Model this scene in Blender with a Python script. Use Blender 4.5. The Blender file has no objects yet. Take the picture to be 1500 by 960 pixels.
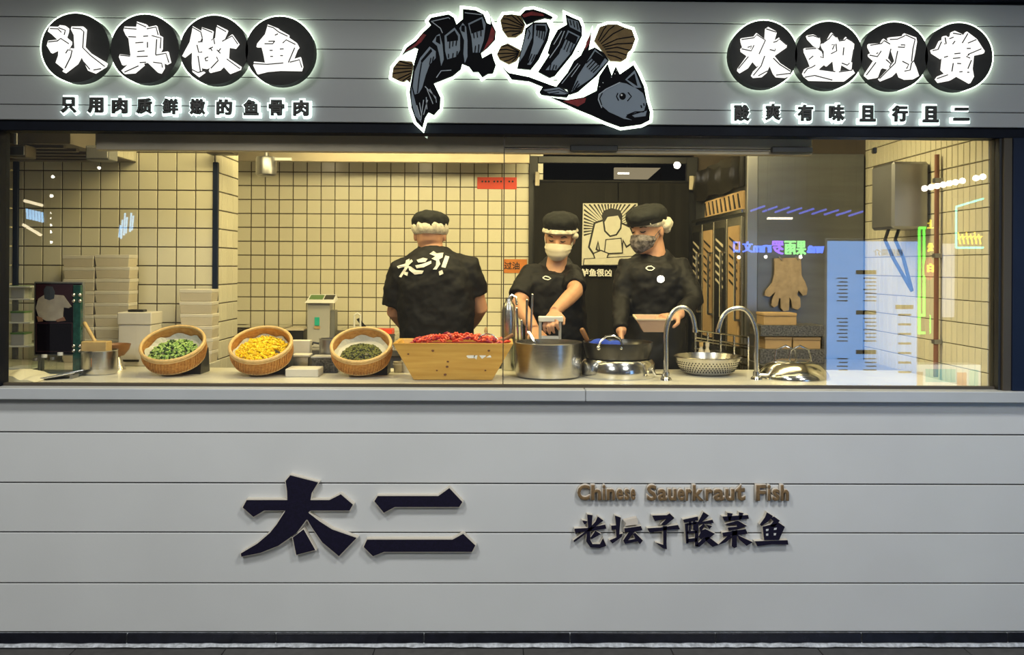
import bpy, bmesh, math, random
from mathutils import Vector, Matrix
from mathutils.geometry import tessellate_polygon
random.seed(7)
SC = bpy.context.scene
COL = SC.collection

# ------------------------------------------------------------------ camera
F, D, CZ, HY = 1289.0, 3.6, 1.55, 390.0
YAW, ROLL = math.radians(0.85), math.radians(0.33)
CPOS = Vector((0, -D, CZ))
FWD = Vector((math.sin(YAW), math.cos(YAW), 0))
_r0 = Vector((math.cos(YAW), -math.sin(YAW), 0)); _u0 = Vector((0, 0, 1))
RGT = _r0 * math.cos(ROLL) + _u0 * math.sin(ROLL)
UP = -_r0 * math.sin(ROLL) + _u0 * math.cos(ROLL)
cam = bpy.data.cameras.new('camera'); camo = bpy.data.objects.new('camera', cam); COL.objects.link(camo)
cam.sensor_width = 36; cam.lens = 36 * F / 1500; cam.shift_y = -(480 - HY) / 1500
cam.clip_start = 0.05
camo.matrix_world = Matrix(((RGT.x, UP.x, -FWD.x, CPOS.x), (RGT.y, UP.y, -FWD.y, CPOS.y), (RGT.z, UP.z, -FWD.z, CPOS.z), (0, 0, 0, 1)))
SC.camera = camo

def ray(px, py):
    return FWD + RGT * ((px - 750) / F) + UP * ((HY - py) / F)
def P(px, py, Y):                      # where the line of sight meets the upright plane at depth Y
    r = ray(px, py); t = (Y - CPOS.y) / r.y
    return CPOS + r * t
def PZ(px, py, z):                     # ... meets the level plane at height z
    r = ray(px, py); t = (z - CPOS.z) / r.z
    return CPOS + r * t
def PXX(px, py, X):                    # ... meets the plane x = X
    r = ray(px, py); t = (X - CPOS.x) / r.x
    return CPOS + r * t

# ------------------------------------------------------------------ world, lights, exposure
w = bpy.data.worlds.new('world'); SC.world = w; w.use_nodes = True
w.node_tree.nodes['Background'].inputs[0].default_value = (0.62, 0.65, 0.68, 1)
w.node_tree.nodes['Background'].inputs[1].default_value = 0.06
SC.view_settings.view_transform = 'Standard'; SC.view_settings.look = 'None'
SC.view_settings.exposure = 0.0; SC.view_settings.gamma = 1.0; SC.view_settings.use_curve_mapping = False

def area(name, loc, size, power, color, target=None, size_y=None):
    l = bpy.data.lights.new(name, 'AREA'); l.energy = power; l.color = color[:3]
    l.shape = 'RECTANGLE' if size_y else 'SQUARE'; l.size = size
    if size_y: l.size_y = size_y
    o = bpy.data.objects.new(name, l); o.location = loc; COL.objects.link(o)
    d = (Vector(target) - Vector(loc)) if target else Vector((0, 0, -1))
    o.rotation_euler = d.to_track_quat('-Z', 'Y').to_euler()
    return o
COOL = (0.98, 1.0, 0.99); WARM = (1.0, 0.83, 0.40)
# lights in the mall ceiling in front of the shop
area('mall_ceiling_light', (-1.6, -2.6, 4.1), 0.6, 72, COOL, (-1.4, -0.6, 0.0), 0.6)
area('mall_ceiling_light', (1.6, -2.6, 4.1), 0.6, 72, COOL, (1.4, -0.6, 0.0), 0.6)
area('mall_ceiling_light', (-2.6, -6.0, 4.0), 1.2, 84, COOL, (-0.8, 0, 0.0), 1.2)
area('mall_ceiling_light', (2.6, -6.0, 4.0), 1.2, 84, COOL, (0.8, 0, 0.0), 1.2)
# lights in the kitchen ceiling
area('kitchen_ceiling_light', (-0.8, 0.45, 2.45), 1.6, 30, WARM, (-0.9, 0.9, 1.0), 0.3)
area('kitchen_ceiling_light', (0.9, 0.45, 2.45), 1.5, 32, WARM, (0.9, 0.9, 1.0), 0.3)
area('kitchen_ceiling_light', (-0.7, 1.45, 2.45), 1.8, 24, WARM, (-0.7, 2.5, 1.2), 0.3)
area('kitchen_ceiling_light', (0.8, 1.7, 2.45), 0.9, 22, WARM, (0.8, 2.5, 1.2), 0.3)
area('kitchen_ceiling_light', (-2.9, 1.9, 2.45), 0.6, 20, WARM, None, 0.6)

# ------------------------------------------------------------------ materials
def mat(name, col, rough=0.5, metal=0.0, emit=None, strength=0.0, noise=0.0, nscale=30.0, bump=0.0, bscale=80.0,
        spec=0.5, stretch=(1, 1, 1), rand=0.0, coat=0.0, col2=None, sheen=0.0):
    m = bpy.data.materials.new(name); m.use_nodes = True
    nt = m.node_tree; b = nt.nodes['Principled BSDF']
    c = (*col[:3], 1)
    b.inputs['Base Color'].default_value = c; b.inputs['Roughness'].default_value = rough
    b.inputs['Metallic'].default_value = metal; b.inputs['Specular IOR Level'].default_value = spec
    if coat: b.inputs['Coat Weight'].default_value = coat; b.inputs['Coat Roughness'].default_value = 0.1
    if sheen: b.inputs['Sheen Weight'].default_value = sheen
    if emit is not None:
        b.inputs['Emission Color'].default_value = (*emit[:3], 1); b.inputs['Emission Strength'].default_value = strength
    tc = None
    def coord(scale):
        nonlocal tc
        if tc is None: tc = nt.nodes.new('ShaderNodeTexCoord')
        mp = nt.nodes.new('ShaderNodeMapping'); nt.links.new(tc.outputs['Object'], mp.inputs['Vector'])
        mp.inputs['Scale'].default_value = stretch
        n = nt.nodes.new('ShaderNodeTexNoise'); n.inputs['Scale'].default_value = scale; n.inputs['Detail'].default_value = 4
        nt.links.new(mp.outputs[0], n.inputs['Vector']); return n
    src = None
    if noise or col2:
        n = coord(nscale); mx = nt.nodes.new('ShaderNodeMix'); mx.data_type = 'RGBA'
        d = col2 if col2 else [v * (1 - noise) for v in col[:3]]
        mx.inputs['A'].default_value = c; mx.inputs['B'].default_value = (*d[:3], 1)
        rp = nt.nodes.new('ShaderNodeMapRange'); rp.inputs['From Min'].default_value = 0.35; rp.inputs['From Max'].default_value = 0.68
        nt.links.new(n.outputs['Fac'], rp.inputs['Value']); nt.links.new(rp.outputs[0], mx.inputs['Factor'])
        src = mx.outputs['Result']
    if rand:
        oi = nt.nodes.new('ShaderNodeObjectInfo'); mr = nt.nodes.new('ShaderNodeMapRange')
        mr.inputs['To Min'].default_value = 1 - rand; mr.inputs['To Max'].default_value = 1.0
        nt.links.new(oi.outputs['Random'], mr.inputs['Value'])
        mm = nt.nodes.new('ShaderNodeMix'); mm.data_type = 'RGBA'; mm.blend_type = 'MULTIPLY'; mm.inputs['Factor'].default_value = 1
        if src: nt.links.new(src, mm.inputs['A'])
        else: mm.inputs['A'].default_value = c
        nt.links.new(mr.outputs[0], mm.inputs['B']); src = mm.outputs['Result']
    if src: nt.links.new(src, b.inputs['Base Color'])
    if bump:
        n2 = coord(bscale); bp = nt.nodes.new('ShaderNodeBump'); bp.inputs['Strength'].default_value = bump; bp.inputs['Distance'].default_value = 0.004
        nt.links.new(n2.outputs['Fac'], bp.inputs['Height']); nt.links.new(bp.outputs[0], b.inputs['Normal'])
    return m
def srgb(r, g, b):
    f = lambda v: (v / 255 / 12.92) if v <= 10 else ((v / 255 + 0.055) / 1.055) ** 2.4
    return (f(r), f(g), f(b))
def glass_mat(name, tint, refl, rough=0.0):
    m = bpy.data.materials.new(name); m.use_nodes = True; nt = m.node_tree
    nt.nodes.remove(nt.nodes['Principled BSDF']); out = nt.nodes['Material Output']
    t = nt.nodes.new('ShaderNodeBsdfTransparent'); t.inputs[0].default_value = (*tint, 1)
    g = nt.nodes.new('ShaderNodeBsdfGlossy'); g.inputs['Roughness'].default_value = rough; g.inputs['Color'].default_value = (1, 1, 1, 1)
    f0 = ((refl - 1) / (refl + 1)) ** 2           # Schlick reflectance, the same from both faces of the sheet
    lw = nt.nodes.new('ShaderNodeLayerWeight'); lw.inputs['Blend'].default_value = 0.5
    pw = nt.nodes.new('ShaderNodeMath'); pw.operation = 'POWER'; pw.inputs[1].default_value = 5.0
    fr = nt.nodes.new('ShaderNodeMath'); fr.operation = 'MULTIPLY_ADD'; fr.inputs[1].default_value = 1 - f0; fr.inputs[2].default_value = f0
    nt.links.new(lw.outputs['Facing'], pw.inputs[0]); nt.links.new(pw.outputs[0], fr.inputs[0])
    mx = nt.nodes.new('ShaderNodeMixShader')
    nt.links.new(fr.outputs[0], mx.inputs[0]); nt.links.new(t.outputs[0], mx.inputs[1]); nt.links.new(g.outputs[0], mx.inputs[2])
    nt.links.new(mx.outputs[0], out.inputs[0]); return m
def light_mat(name, col, strength):
    m = bpy.data.materials.new(name); m.use_nodes = True; nt = m.node_tree
    nt.nodes.remove(nt.nodes['Principled BSDF'])
    e = nt.nodes.new('ShaderNodeEmission'); e.inputs[0].default_value = (*col[:3], 1); e.inputs[1].default_value = strength
    nt.links.new(e.outputs[0], nt.nodes['Material Output'].inputs[0]); return m

M = dict(
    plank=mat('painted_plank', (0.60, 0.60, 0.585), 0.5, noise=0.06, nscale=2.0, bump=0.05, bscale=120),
    plank_shaded=mat('shaded_sign_plank', (0.37, 0.375, 0.37), 0.45, noise=0.06, nscale=2.0, bump=0.05, bscale=120),  # same paint as the lower planks, weaker light put into the colour
    groove=mat('groove_shadow_gap', (0.02, 0.02, 0.02), 0.9),
    navy=mat('navy_frame', (0.003, 0.005, 0.012), 0.5, noise=0.3, spec=0.15),
    navy_panel=mat('navy_panel', (0.006, 0.013, 0.036), 0.45, spec=0.25, noise=0.2, nscale=4),
    bronze=mat('dark_bronze', (0.075, 0.06, 0.042), 0.4, metal=0.3),
    basetile=mat('black_plinth_tile', (0.012, 0.013, 0.022), 0.25, noise=0.5, nscale=25, rand=0.2),
    caulk=mat('white_caulk', (0.6, 0.62, 0.65), 0.7, noise=0.5, nscale=60),
    floor=mat('grey_floor_tile', (0.09, 0.085, 0.08), 0.35, noise=0.25, nscale=30, rand=0.15),
    kfloor=mat('kitchen_floor', (0.12, 0.10, 0.08), 0.5, noise=0.2),
    ledge=mat('ledge_stone', (0.46, 0.47, 0.47), 0.28, noise=0.06, nscale=6),
    counter=mat('counter_stone', (0.62, 0.6, 0.52), 0.3, noise=0.12, nscale=12),
    steel=mat('stainless_steel', (0.62, 0.6, 0.56), 0.26, metal=1.0, noise=0.1, nscale=8, stretch=(1, 1, 14)),
    steel_s=mat('polished_steel', (0.72, 0.71, 0.68), 0.16, metal=1.0),
    steel_d=mat('dull_steel', (0.36, 0.36, 0.37), 0.34, metal=0.9, noise=0.15, nscale=5),
    steel_b=mat('brushed_panel', (0.19, 0.20, 0.22), 0.38, metal=0.75, noise=0.15, nscale=3, stretch=(1, 1, 8)),
    tile=mat('cream_tile', (0.72, 0.68, 0.53), 0.22, rand=0.10, spec=0.5),
    grout=mat('brown_grout', (0.09, 0.07, 0.05), 0.9),
    ceil=mat('kitchen_ceiling', (0.55, 0.5, 0.42), 0.7),
    soffit=mat('soffit_brown', (0.13, 0.11, 0.085), 0.55, noise=0.2, nscale=3),
    black=mat('black_frame', (0.010, 0.010, 0.010), 0.45),
    curtain=mat('black_curtain', (0.013, 0.012, 0.009), 0.8, spec=0.25, noise=0.3, nscale=5, bump=0.3, bscale=20),
    railm=mat('warm_rail_metal', (0.42, 0.36, 0.26), 0.42, metal=0.5, noise=0.3, nscale=2),
    glass=glass_mat('window_glass', (0.985, 0.99, 0.985), 1.85),
    gglass=glass_mat('clear_acrylic', (0.93, 0.96, 0.94), 1.3),
    gedge=mat('green_glass_edge', (0.02, 0.09, 0.07), 0.15, noise=0.5, nscale=40),
    white=mat('white_paint', (0.75, 0.75, 0.73), 0.5),
    cream=mat('cream_carton', (0.62, 0.55, 0.42), 0.65, noise=0.05, rand=0.10),
    carton_w=mat('white_carton', (0.66, 0.62, 0.53), 0.6, noise=0.05),
    disc=mat('black_metal_disc', (0.02, 0.02, 0.018), 0.55, noise=0.2, spec=0.25),
    disc_edge=mat('grey_disc_return', (0.22, 0.22, 0.2), 0.4),
    halo=light_mat('sign_halo_light', (0.82, 1.0, 0.78), 5.0),
    halo_b=light_mat('small_halo_light', (0.80, 1.0, 0.95), 3.2),
    lit=light_mat('lit_letter_acrylic', (1.0, 0.98, 0.92), 1.35),
    rim=mat('letter_rim', (0.03, 0.03, 0.03), 0.5),
    smallchar=mat('small_black_letter', (0.025, 0.024, 0.02), 0.45),
    fblack=mat('print_black', (0.005, 0.005, 0.007), 0.7, spec=0.12),
    fgrey=mat('print_slate', srgb(138, 150, 162), 0.6),
    flight=mat('print_pale_grey', srgb(190, 198, 206), 0.6),
    fred=mat('print_red', srgb(150, 26, 30), 0.6, noise=0.5, nscale=40),
    fbrown=mat('print_ochre', srgb(128, 100, 50), 0.6, noise=0.3, nscale=40),
    fwhite=mat('print_white', (0.8, 0.8, 0.76), 0.6),
    charnavy=mat('navy_letter_face', (0.008, 0.006, 0.022), 0.65, spec=0.2, noise=0.4, nscale=150),
    charedge=mat('letter_return', (0.66, 0.60, 0.50), 0.5),
    gold=mat('gold_letter', (0.30, 0.19, 0.09), 0.4, metal=0.35, noise=0.4, nscale=60),
    goldedge=mat('gold_letter_return', (0.62, 0.55, 0.46), 0.5),
    bamboo=mat('bamboo_weave', (0.64, 0.33, 0.085), 0.55, col2=(0.45, 0.19, 0.035), nscale=60, bump=0.6, bscale=160, stretch=(1, 1, 2)),
    bamboo_l=mat('bamboo_rim', (0.72, 0.48, 0.20), 0.5, noise=0.25, nscale=60),
    wood=mat('bamboo_wood', (0.66, 0.40, 0.09), 0.42, col2=(0.54, 0.29, 0.05), nscale=9, stretch=(0.4, 1, 6)),
    wood_l=mat('pale_wood', (0.62, 0.42, 0.16), 0.5, noise=0.2, nscale=20),
    wood_d=mat('brown_wood', (0.30, 0.13, 0.04), 0.45, noise=0.3, nscale=15),
    knot=mat('wood_knot', (0.16, 0.06, 0.02), 0.6),
    paper=mat('liner_paper', (0.62, 0.60, 0.50), 0.8, noise=0.1),
    herb=mat('green_herb', (0.16, 0.36, 0.04), 0.6, col2=(0.55, 0.66, 0.25), nscale=120),
    herb_d=mat('dark_herb', (0.015, 0.05, 0.01), 0.6),
    corn=mat('yellow_shreds', (0.90, 0.70, 0.015), 0.5, col2=(0.82, 0.50, 0.01), nscale=90),
    pepper=mat('green_peppercorn', (0.27, 0.28, 0.06), 0.6, col2=(0.06, 0.07, 0.015), nscale=150),
    pepper_d=mat('dark_peppercorn', (0.02, 0.025, 0.008), 0.6),
    chili=mat('red_chili', (0.62, 0.03, 0.018), 0.35, col2=(0.78, 0.16, 0.07), nscale=60),
    chili_d=mat('dark_chili', (0.30, 0.012, 0.05), 0.35),
    skin=mat('skin', (0.62, 0.33, 0.20), 0.5, noise=0.12, nscale=25),
    hair=mat('black_hair', (0.012, 0.010, 0.009), 0.5),
    shirt=mat('black_cotton', (0.0065, 0.006, 0.0055), 0.62, spec=0.3, noise=0.35, nscale=14, bump=0.6, bscale=16, stretch=(1, 1, 0.45)),
    apron=mat('black_apron', (0.014, 0.0135, 0.011), 0.5, noise=0.5, nscale=10, bump=0.4, bscale=18),
    trouser=mat('dark_trouser', (0.03, 0.03, 0.028), 0.8),
    cap=mat('charcoal_cap', (0.018, 0.019, 0.018), 0.8, spec=0.3, bump=0.3, bscale=40),
    net=mat('white_hairnet', (0.75, 0.70, 0.58), 0.9, noise=0.35, nscale=70, bump=0.8, bscale=60),
    mask=mat('white_mask', (0.70, 0.64, 0.50), 0.85, noise=0.08),
    maskd=mat('dark_print_mask', (0.035, 0.028, 0.028), 0.8, col2=(0.25, 0.22, 0.22), nscale=55),
    wokm=mat('dark_wok_steel', (0.10, 0.095, 0.085), 0.3, metal=0.9, noise=0.3, nscale=12),
    blue=mat('blue_cloth', (0.01, 0.05, 0.42), 0.8, bump=0.5, bscale=40),
    redlab=mat('red_label', (0.72, 0.05, 0.012), 0.5),
    orangelab=mat('orange_label', (0.62, 0.20, 0.03), 0.55, noise=0.2, nscale=30),
    ink=mat('black_ink', (0.012, 0.010, 0.010), 0.6),
    teal=mat('teal_tag', (0.02, 0.42, 0.30), 0.5),
    lcd=mat('green_display', (0.10, 0.22, 0.06), 0.3),
    greyplast=mat('grey_plastic', (0.16, 0.16, 0.15), 0.5),
    greyplast_l=mat('pale_grey_plastic', (0.42, 0.41, 0.38), 0.45),
    darkplast=mat('black_plastic', (0.015, 0.015, 0.015), 0.4),
    granite=mat('speckled_granite', (0.02, 0.02, 0.02), 0.35, col2=(0.16, 0.15, 0.14), nscale=110),
    plasticbag=mat('black_plastic_sheet', (0.018, 0.016, 0.012), 0.22, bump=0.5, bscale=9),
    kraft=mat('kraft_board', (0.45, 0.30, 0.15), 0.7, noise=0.08, rand=0.05),
    glove=mat('tan_glove', (0.40, 0.30, 0.20), 0.6, noise=0.3, nscale=25),
    pinkbox=mat('pinkish_tray', (0.60, 0.40, 0.27), 0.5),
    pinkbox_in=mat('tray_rim_cream', (0.72, 0.60, 0.42), 0.5),
    screen=mat('dark_screen', (0.006, 0.004, 0.008), 0.15),
    maroon=mat('maroon_print', (0.035, 0.006, 0.014), 0.5),
    uniform=mat('grey_uniform_print', (0.50, 0.44, 0.36), 0.6, noise=0.2, nscale=30),
    print_skin=mat('printed_skin', (0.30, 0.15, 0.09), 0.6),
    print_blue=mat('printed_blue_grey', (0.05, 0.06, 0.08), 0.6),
    brownpipe=mat('brown_pipe', (0.22, 0.09, 0.05), 0.4),
    towel=mat('cream_towel', (0.66, 0.62, 0.45), 0.9, bump=0.6, bscale=30),
)

# ------------------------------------------------------------------ geometry helpers
WM = {}
def thing(name, label, cat, loc=(0, 0, 0), group=None, kind=None, rot=(0, 0, 0)):
    o = bpy.data.objects.new(name, None); COL.objects.link(o); o.empty_display_size = 0.05
    o.location = loc; o.rotation_euler = rot
    from mathutils import Euler
    WM[o] = Matrix.Translation(Vector(loc)) @ Euler(rot).to_matrix().to_4x4()
    return tag(o, label, cat, group, kind)
def tag(o, label=None, cat=None, group=None, kind=None):
    if label: o['label'] = label
    if cat: o['category'] = cat
    if group: o['group'] = group
    if kind: o['kind'] = kind
    return o
def link(name, me, parent=None, local=False):
    o = bpy.data.objects.new(name, me); COL.objects.link(o)
    if parent is not None:
        o.parent = parent
        if not local: me.transform(WM[parent].inverted())
        WM[o] = WM[parent]
    else:
        WM[o] = Matrix.Identity(4)
    return o

class B:
    def __init__(s): s.bm = bmesh.new()
    def box(s, a, b, rot=None, taper=None):
        a = Vector(a); b = Vector(b); c = (a + b) / 2; h = (b - a) / 2
        vs = []
        for z in (-1, 1):
            for y in (-1, 1):
                for x in (-1, 1):
                    k = taper if (taper and z < 0) else 1
                    v = Vector((x * h.x * k, y * h.y * k, z * h.z))
                    if rot: v = rot @ v
                    vs.append(s.bm.verts.new(c + v))
        for f in ((0, 2, 3, 1), (4, 5, 7, 6), (0, 1, 5, 4), (2, 6, 7, 3), (0, 4, 6, 2), (1, 3, 7, 5)):
            s.bm.faces.new([vs[i] for i in f])
        return s
    def hexa(s, pts):       # 8 corner points, bottom ring of 4 then top ring of 4
        vs = [s.bm.verts.new(p) for p in pts]
        for f in ((0, 3, 2, 1), (4, 5, 6, 7), (0, 1, 5, 4), (1, 2, 6, 5), (2, 3, 7, 6), (3, 0, 4, 7)):
            s.bm.faces.new([vs[i] for i in f])
        return s
    def rings(s, rings, cap0=True, cap1=True):
        prev = None; first = None
        for r in rings:
            vs = [s.bm.verts.new(p) for p in r]
            if prev:
                n = len(vs)
                for i in range(n):
                    s.bm.faces.new((prev[i], prev[(i + 1) % n], vs[(i + 1) % n], vs[i]))
            else: first = vs
            prev = vs
        if cap0: s.bm.faces.new(list(reversed(first)))
        if cap1: s.bm.faces.new(prev)
        return s
    def tube(s, pts, rad, n=10, cap=True, flat=1.0, round_ends=False):
        pts = [Vector(p) for p in pts]
        if not hasattr(rad, '__len__'): rad = [rad] * len(pts)
        rad = list(rad)
        if round_ends:
            d0 = (pts[0] - pts[1]).normalized(); d1 = (pts[-1] - pts[-2]).normalized()
            r0, r1 = rad[0], rad[-1]
            pts = [pts[0] + d0 * r0 * 0.92, pts[0] + d0 * r0 * 0.6] + pts + [pts[-1] + d1 * r1 * 0.6, pts[-1] + d1 * r1 * 0.92]
            rad = [r0 * 0.38, r0 * 0.8] + rad + [r1 * 0.8, r1 * 0.38]
        rs = []; ref = None
        for i, p in enumerate(pts):
            t = (pts[min(i + 1, len(pts) - 1)] - pts[max(i - 1, 0)]).normalized()
            if ref is None:
                ref = Vector((0, 0, 1)) if abs(t.z) < 0.9 else Vector((1, 0, 0))
            u = (ref - t * ref.dot(t)).normalized(); v = t.cross(u); ref = u
            rs.append([p + (u * math.cos(a) * flat + v * math.sin(a)) * rad[i] for a in [2 * math.pi * k / n for k in range(n)]])
        return s.rings(rs, cap, cap)
    def lathe(s, prof, center, n=32, rot=None, cap0=True, cap1=True):
        c = Vector(center); rs = []
        for r, z in prof:
            ring = []
            for k in range(n):
                a = 2 * math.pi * k / n; v = Vector((r * math.cos(a), r * math.sin(a), z))
                if rot: v = rot @ v
                ring.append(c + v)
            rs.append(ring)
        return s.rings(rs, cap0, cap1)
    def poly(s, pts2, y0, y1, to=None):
        """flat outline (px, py) at depth y0 (front) .. y1 (back), traced on the plane y = ref"""
        tri = tessellate_polygon([[Vector((a, b, 0)) for a, b in pts2]])
        fr = [s.bm.verts.new(to(a, b, y0)) for a, b in pts2]; bk = [s.bm.verts.new(to(a, b, y1)) for a, b in pts2]
        for t in tri:
            try: s.bm.faces.new([fr[i] for i in t]); s.bm.faces.new([bk[i] for i in reversed(t)])
            except ValueError: pass
        n = len(fr)
        for i in range(n):
            j = (i + 1) % n
            try: s.bm.faces.new((fr[i], bk[i], bk[j], fr[j]))
            except ValueError: pass
        return s
    def sphere(s, c, r, seg=12, ring=8, scale=(1, 1, 1), rot=None):
        prof = []
        for i in range(1, ring):
            a = math.pi * i / ring; prof.append((math.sin(a), -math.cos(a)))
        rs = []
        for rr, z in prof:
            ringp = []
            for k in range(seg):
                t = 2 * math.pi * k / seg; v = Vector((rr * math.cos(t) * scale[0], rr * math.sin(t) * scale[1], z * scale[2])) * r
                if rot: v = rot @ v
                ringp.append(Vector(c) + v)
            rs.append(ringp)
        return s.rings(rs)
    def obj(s, name, m, parent=None, smooth=False, bevel=0.0, local=False, kind=None, label=None, cat=None, group=None, fix=True):
        if bevel > 0:
            bmesh.ops.bevel(s.bm, geom=list(s.bm.edges), offset=bevel, segments=1, affect='EDGES', clamp_overlap=True)
        if fix: bmesh.ops.recalc_face_normals(s.bm, faces=s.bm.faces)
        me = bpy.data.meshes.new(name); s.bm.to_mesh(me); s.bm.free()
        me.materials.append(M[m] if isinstance(m, str) else m)
        if smooth:
            me.polygons.foreach_set('use_smooth', [True] * len(me.polygons))
            me.set_sharp_from_angle(angle=math.radians(38))
        o = link(name, me, parent, local)
        return tag(o, label, cat, group, kind)

def offset_poly(pts, d):
    n = len(pts); A = sum(pts[i][0] * pts[(i + 1) % n][1] - pts[(i + 1) % n][0] * pts[i][1] for i in range(n))
    sg = 1 if A > 0 else -1; out = []
    for i in range(n):
        a = Vector(pts[i - 1]); b = Vector(pts[i]); c = Vector(pts[(i + 1) % n])
        e1 = (b - a); e2 = (c - b)
        if e1.length < 1e-6 or e2.length < 1e-6: out.append(tuple(b)); continue
        e1.normalize(); e2.normalize()
        n1 = Vector((e1.y, -e1.x)) * sg; n2 = Vector((e2.y, -e2.x)) * sg
        m = n1 + n2
        if m.length < 0.3: m = n1 + e1 * 0.8
        else: m = m.normalized() / max(0.55, m.normalized().dot(n1))
        out.append((b.x + m.x * d, b.y + m.y * d))
    return out
def on_plane(Yref):
    """pixel outline -> points whose x, z come from the plane y = Yref, placed at depth y"""
    def f(px, py, y):
        q = P(px, py, Yref); return Vector((q.x, y, q.z))
    return f
def crop(ox, oy, sc):
    return lambda pts: [(ox + x / sc, oy + y / sc) for x, y in pts]
def strip(pts, wd):         # a polyline as a thin ribbon outline
    pts = [Vector(p) for p in pts]; L = []; R = []
    for i, p in enumerate(pts):
        a = pts[max(i - 1, 0)]; b = pts[min(i + 1, len(pts) - 1)]
        t = (b - a)
        if t.length < 1e-6: t = Vector((1, 0))
        t.normalize(); nrm = Vector((-t.y, t.x)) * (wd / 2)
        L.append(tuple(p + nrm)); R.append(tuple(p - nrm))
    return L + R[::-1]
def text_mesh(body, size, extrude=0.0, offset=0.0):
    c = bpy.data.curves.new('txt', 'FONT'); c.body = body; c.size = size; c.extrude = extrude
    if offset > 0: c.bevel_depth = offset; c.bevel_resolution = 0
    c.align_x = 'CENTER'; c.align_y = 'CENTER'; c.resolution_u = 3
    o = bpy.data.objects.new('txt', c); COL.objects.link(o)
    dg = bpy.context.evaluated_depsgraph_get(); dg.update()
    me = bpy.data.meshes.new_from_object(o.evaluated_get(dg))
    COL.objects.unlink(o); bpy.data.objects.remove(o); bpy.data.curves.remove(c)
    return me
def fit_text(body, name, m, p0, p1, depth, parent, bold=0.0, facing=-1, label=None, mirror=False, Yrot=None):
    """lettering filling the box p0..p1 (x0,z0)-(x1,z1) on an upright plane; depth = (front y, back y)"""
    me = text_mesh(body, 1.0, 0.5, bold)
    xs = [v.co.x for v in me.vertices]; ys = [v.co.y for v in me.vertices]
    x0, x1, y0, y1 = min(xs), max(xs), min(ys), max(ys)
    zz = [v.co.z for v in me.vertices]; zl, zh = min(zz), max(zz)
    for v in me.vertices:
        u = (v.co.x - x0) / max(1e-6, x1 - x0); t = (v.co.y - y0) / max(1e-6, y1 - y0); k = (v.co.z - zl) / (zh - zl)
        if facing > 0: u = 1 - u
        v.co = Vector((p0[0] + (p1[0] - p0[0]) * u, depth[1] + (depth[0] - depth[1]) * k, p0[1] + (p1[1] - p0[1]) * t))
    me.materials.clear(); me.materials.append(M[m] if isinstance(m, str) else m)
    me.name = name
    o = link(name, me, parent)
    return tag(o, label)
def remeshed(b, voxel, smooth=6, disp=None):
    me = bpy.data.meshes.new('tmp'); bmesh.ops.recalc_face_normals(b.bm, faces=b.bm.faces); b.bm.to_mesh(me); b.bm.free()
    o = bpy.data.objects.new('tmp', me); COL.objects.link(o)
    md = o.modifiers.new('r', 'REMESH'); md.mode = 'VOXEL'; md.voxel_size = voxel; md.use_smooth_shade = True
    if smooth:
        sm = o.modifiers.new('s', 'SMOOTH'); sm.iterations = smooth; sm.factor = 0.5
    if disp:
        tx = bpy.data.textures.new('wrinkle', 'CLOUDS'); tx.noise_scale = disp[1]
        dm = o.modifiers.new('d', 'DISPLACE'); dm.texture = tx; dm.strength = disp[0]; dm.mid_level = 0.5; dm.texture_coords = 'GLOBAL'
    dg = bpy.context.evaluated_depsgraph_get(); dg.update()
    out = bpy.data.meshes.new_from_object(o.evaluated_get(dg))
    COL.objects.unlink(o); bpy.data.objects.remove(o); bpy.data.meshes.remove(me)
    out.polygons.foreach_set('use_smooth', [True] * len(out.polygons))
    return out
def remesh_obj(name, b, voxel, m, parent=None, smooth=6, disp=None, label=None):
    me = remeshed(b, voxel, smooth, disp); me.name = name; me.materials.clear(); me.materials.append(M[m])
    o = link(name, me, parent); return tag(o, label)
def copy_tree(o, parent=None):
    c = o.copy(); COL.objects.link(c); c.parent = parent; WM[c] = WM[o]
    for ch in o.children: copy_tree(ch, c)
    return c

# ================================================================== the setting
# floor of the mall
floor = thing('floor', None, None, (0, 0, 0), kind='structure')
B().box((-5, -7.5, -0.06), (5, 0.03, -0.006)).obj('slab', 'groove', floor)
fm = None
for ix in range(-5, 5):
    for iy in range(3):
        x0 = ix * 0.6 + 0.107; y1 = -0.035 - iy * 0.6
        if fm is None:
            o = B().box((-0.298, -0.298, -0.02), (0.298, 0.298, 0)).obj('floor_tile', 'floor', floor, local=True, bevel=0.002); fm = o.data
        else:
            o = bpy.data.objects.new('floor_tile', fm); COL.objects.link(o); o.parent = floor
        o.location = (x0 + 0.3, y1 - 0.3, 0)
B().box((-5, -7.5, -0.02), (5, -1.84, -0.001)).obj('far_floor', 'floor', floor)
tag(B().box((-4.2, 0.06, -0.05), (3.2, 4.6, 0.0)).obj('floor_kitchen', 'kfloor'), kind='structure')

# front wall below the window
FX0, FX1 = -3.0, 3.0
wl = thing('wall_front_lower', None, None, (0, 0, 0), kind='structure')
B().box((FX0, 0.012, 0.0), (FX1, 0.06, 1.0)).obj('backing', 'groove', wl)
zs = [0.052] + [CZ - (y - HY) / F * D for y in (855, 781, 709, 635.5)] + [1.002]
for a, b in zip(zs[:-1], zs[1:]):
    B().box((FX0, 0.0, a + 0.0026), (FX1, 0.012, b - 0.0026)).obj('plank', 'plank', wl, bevel=0.002)
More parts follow.
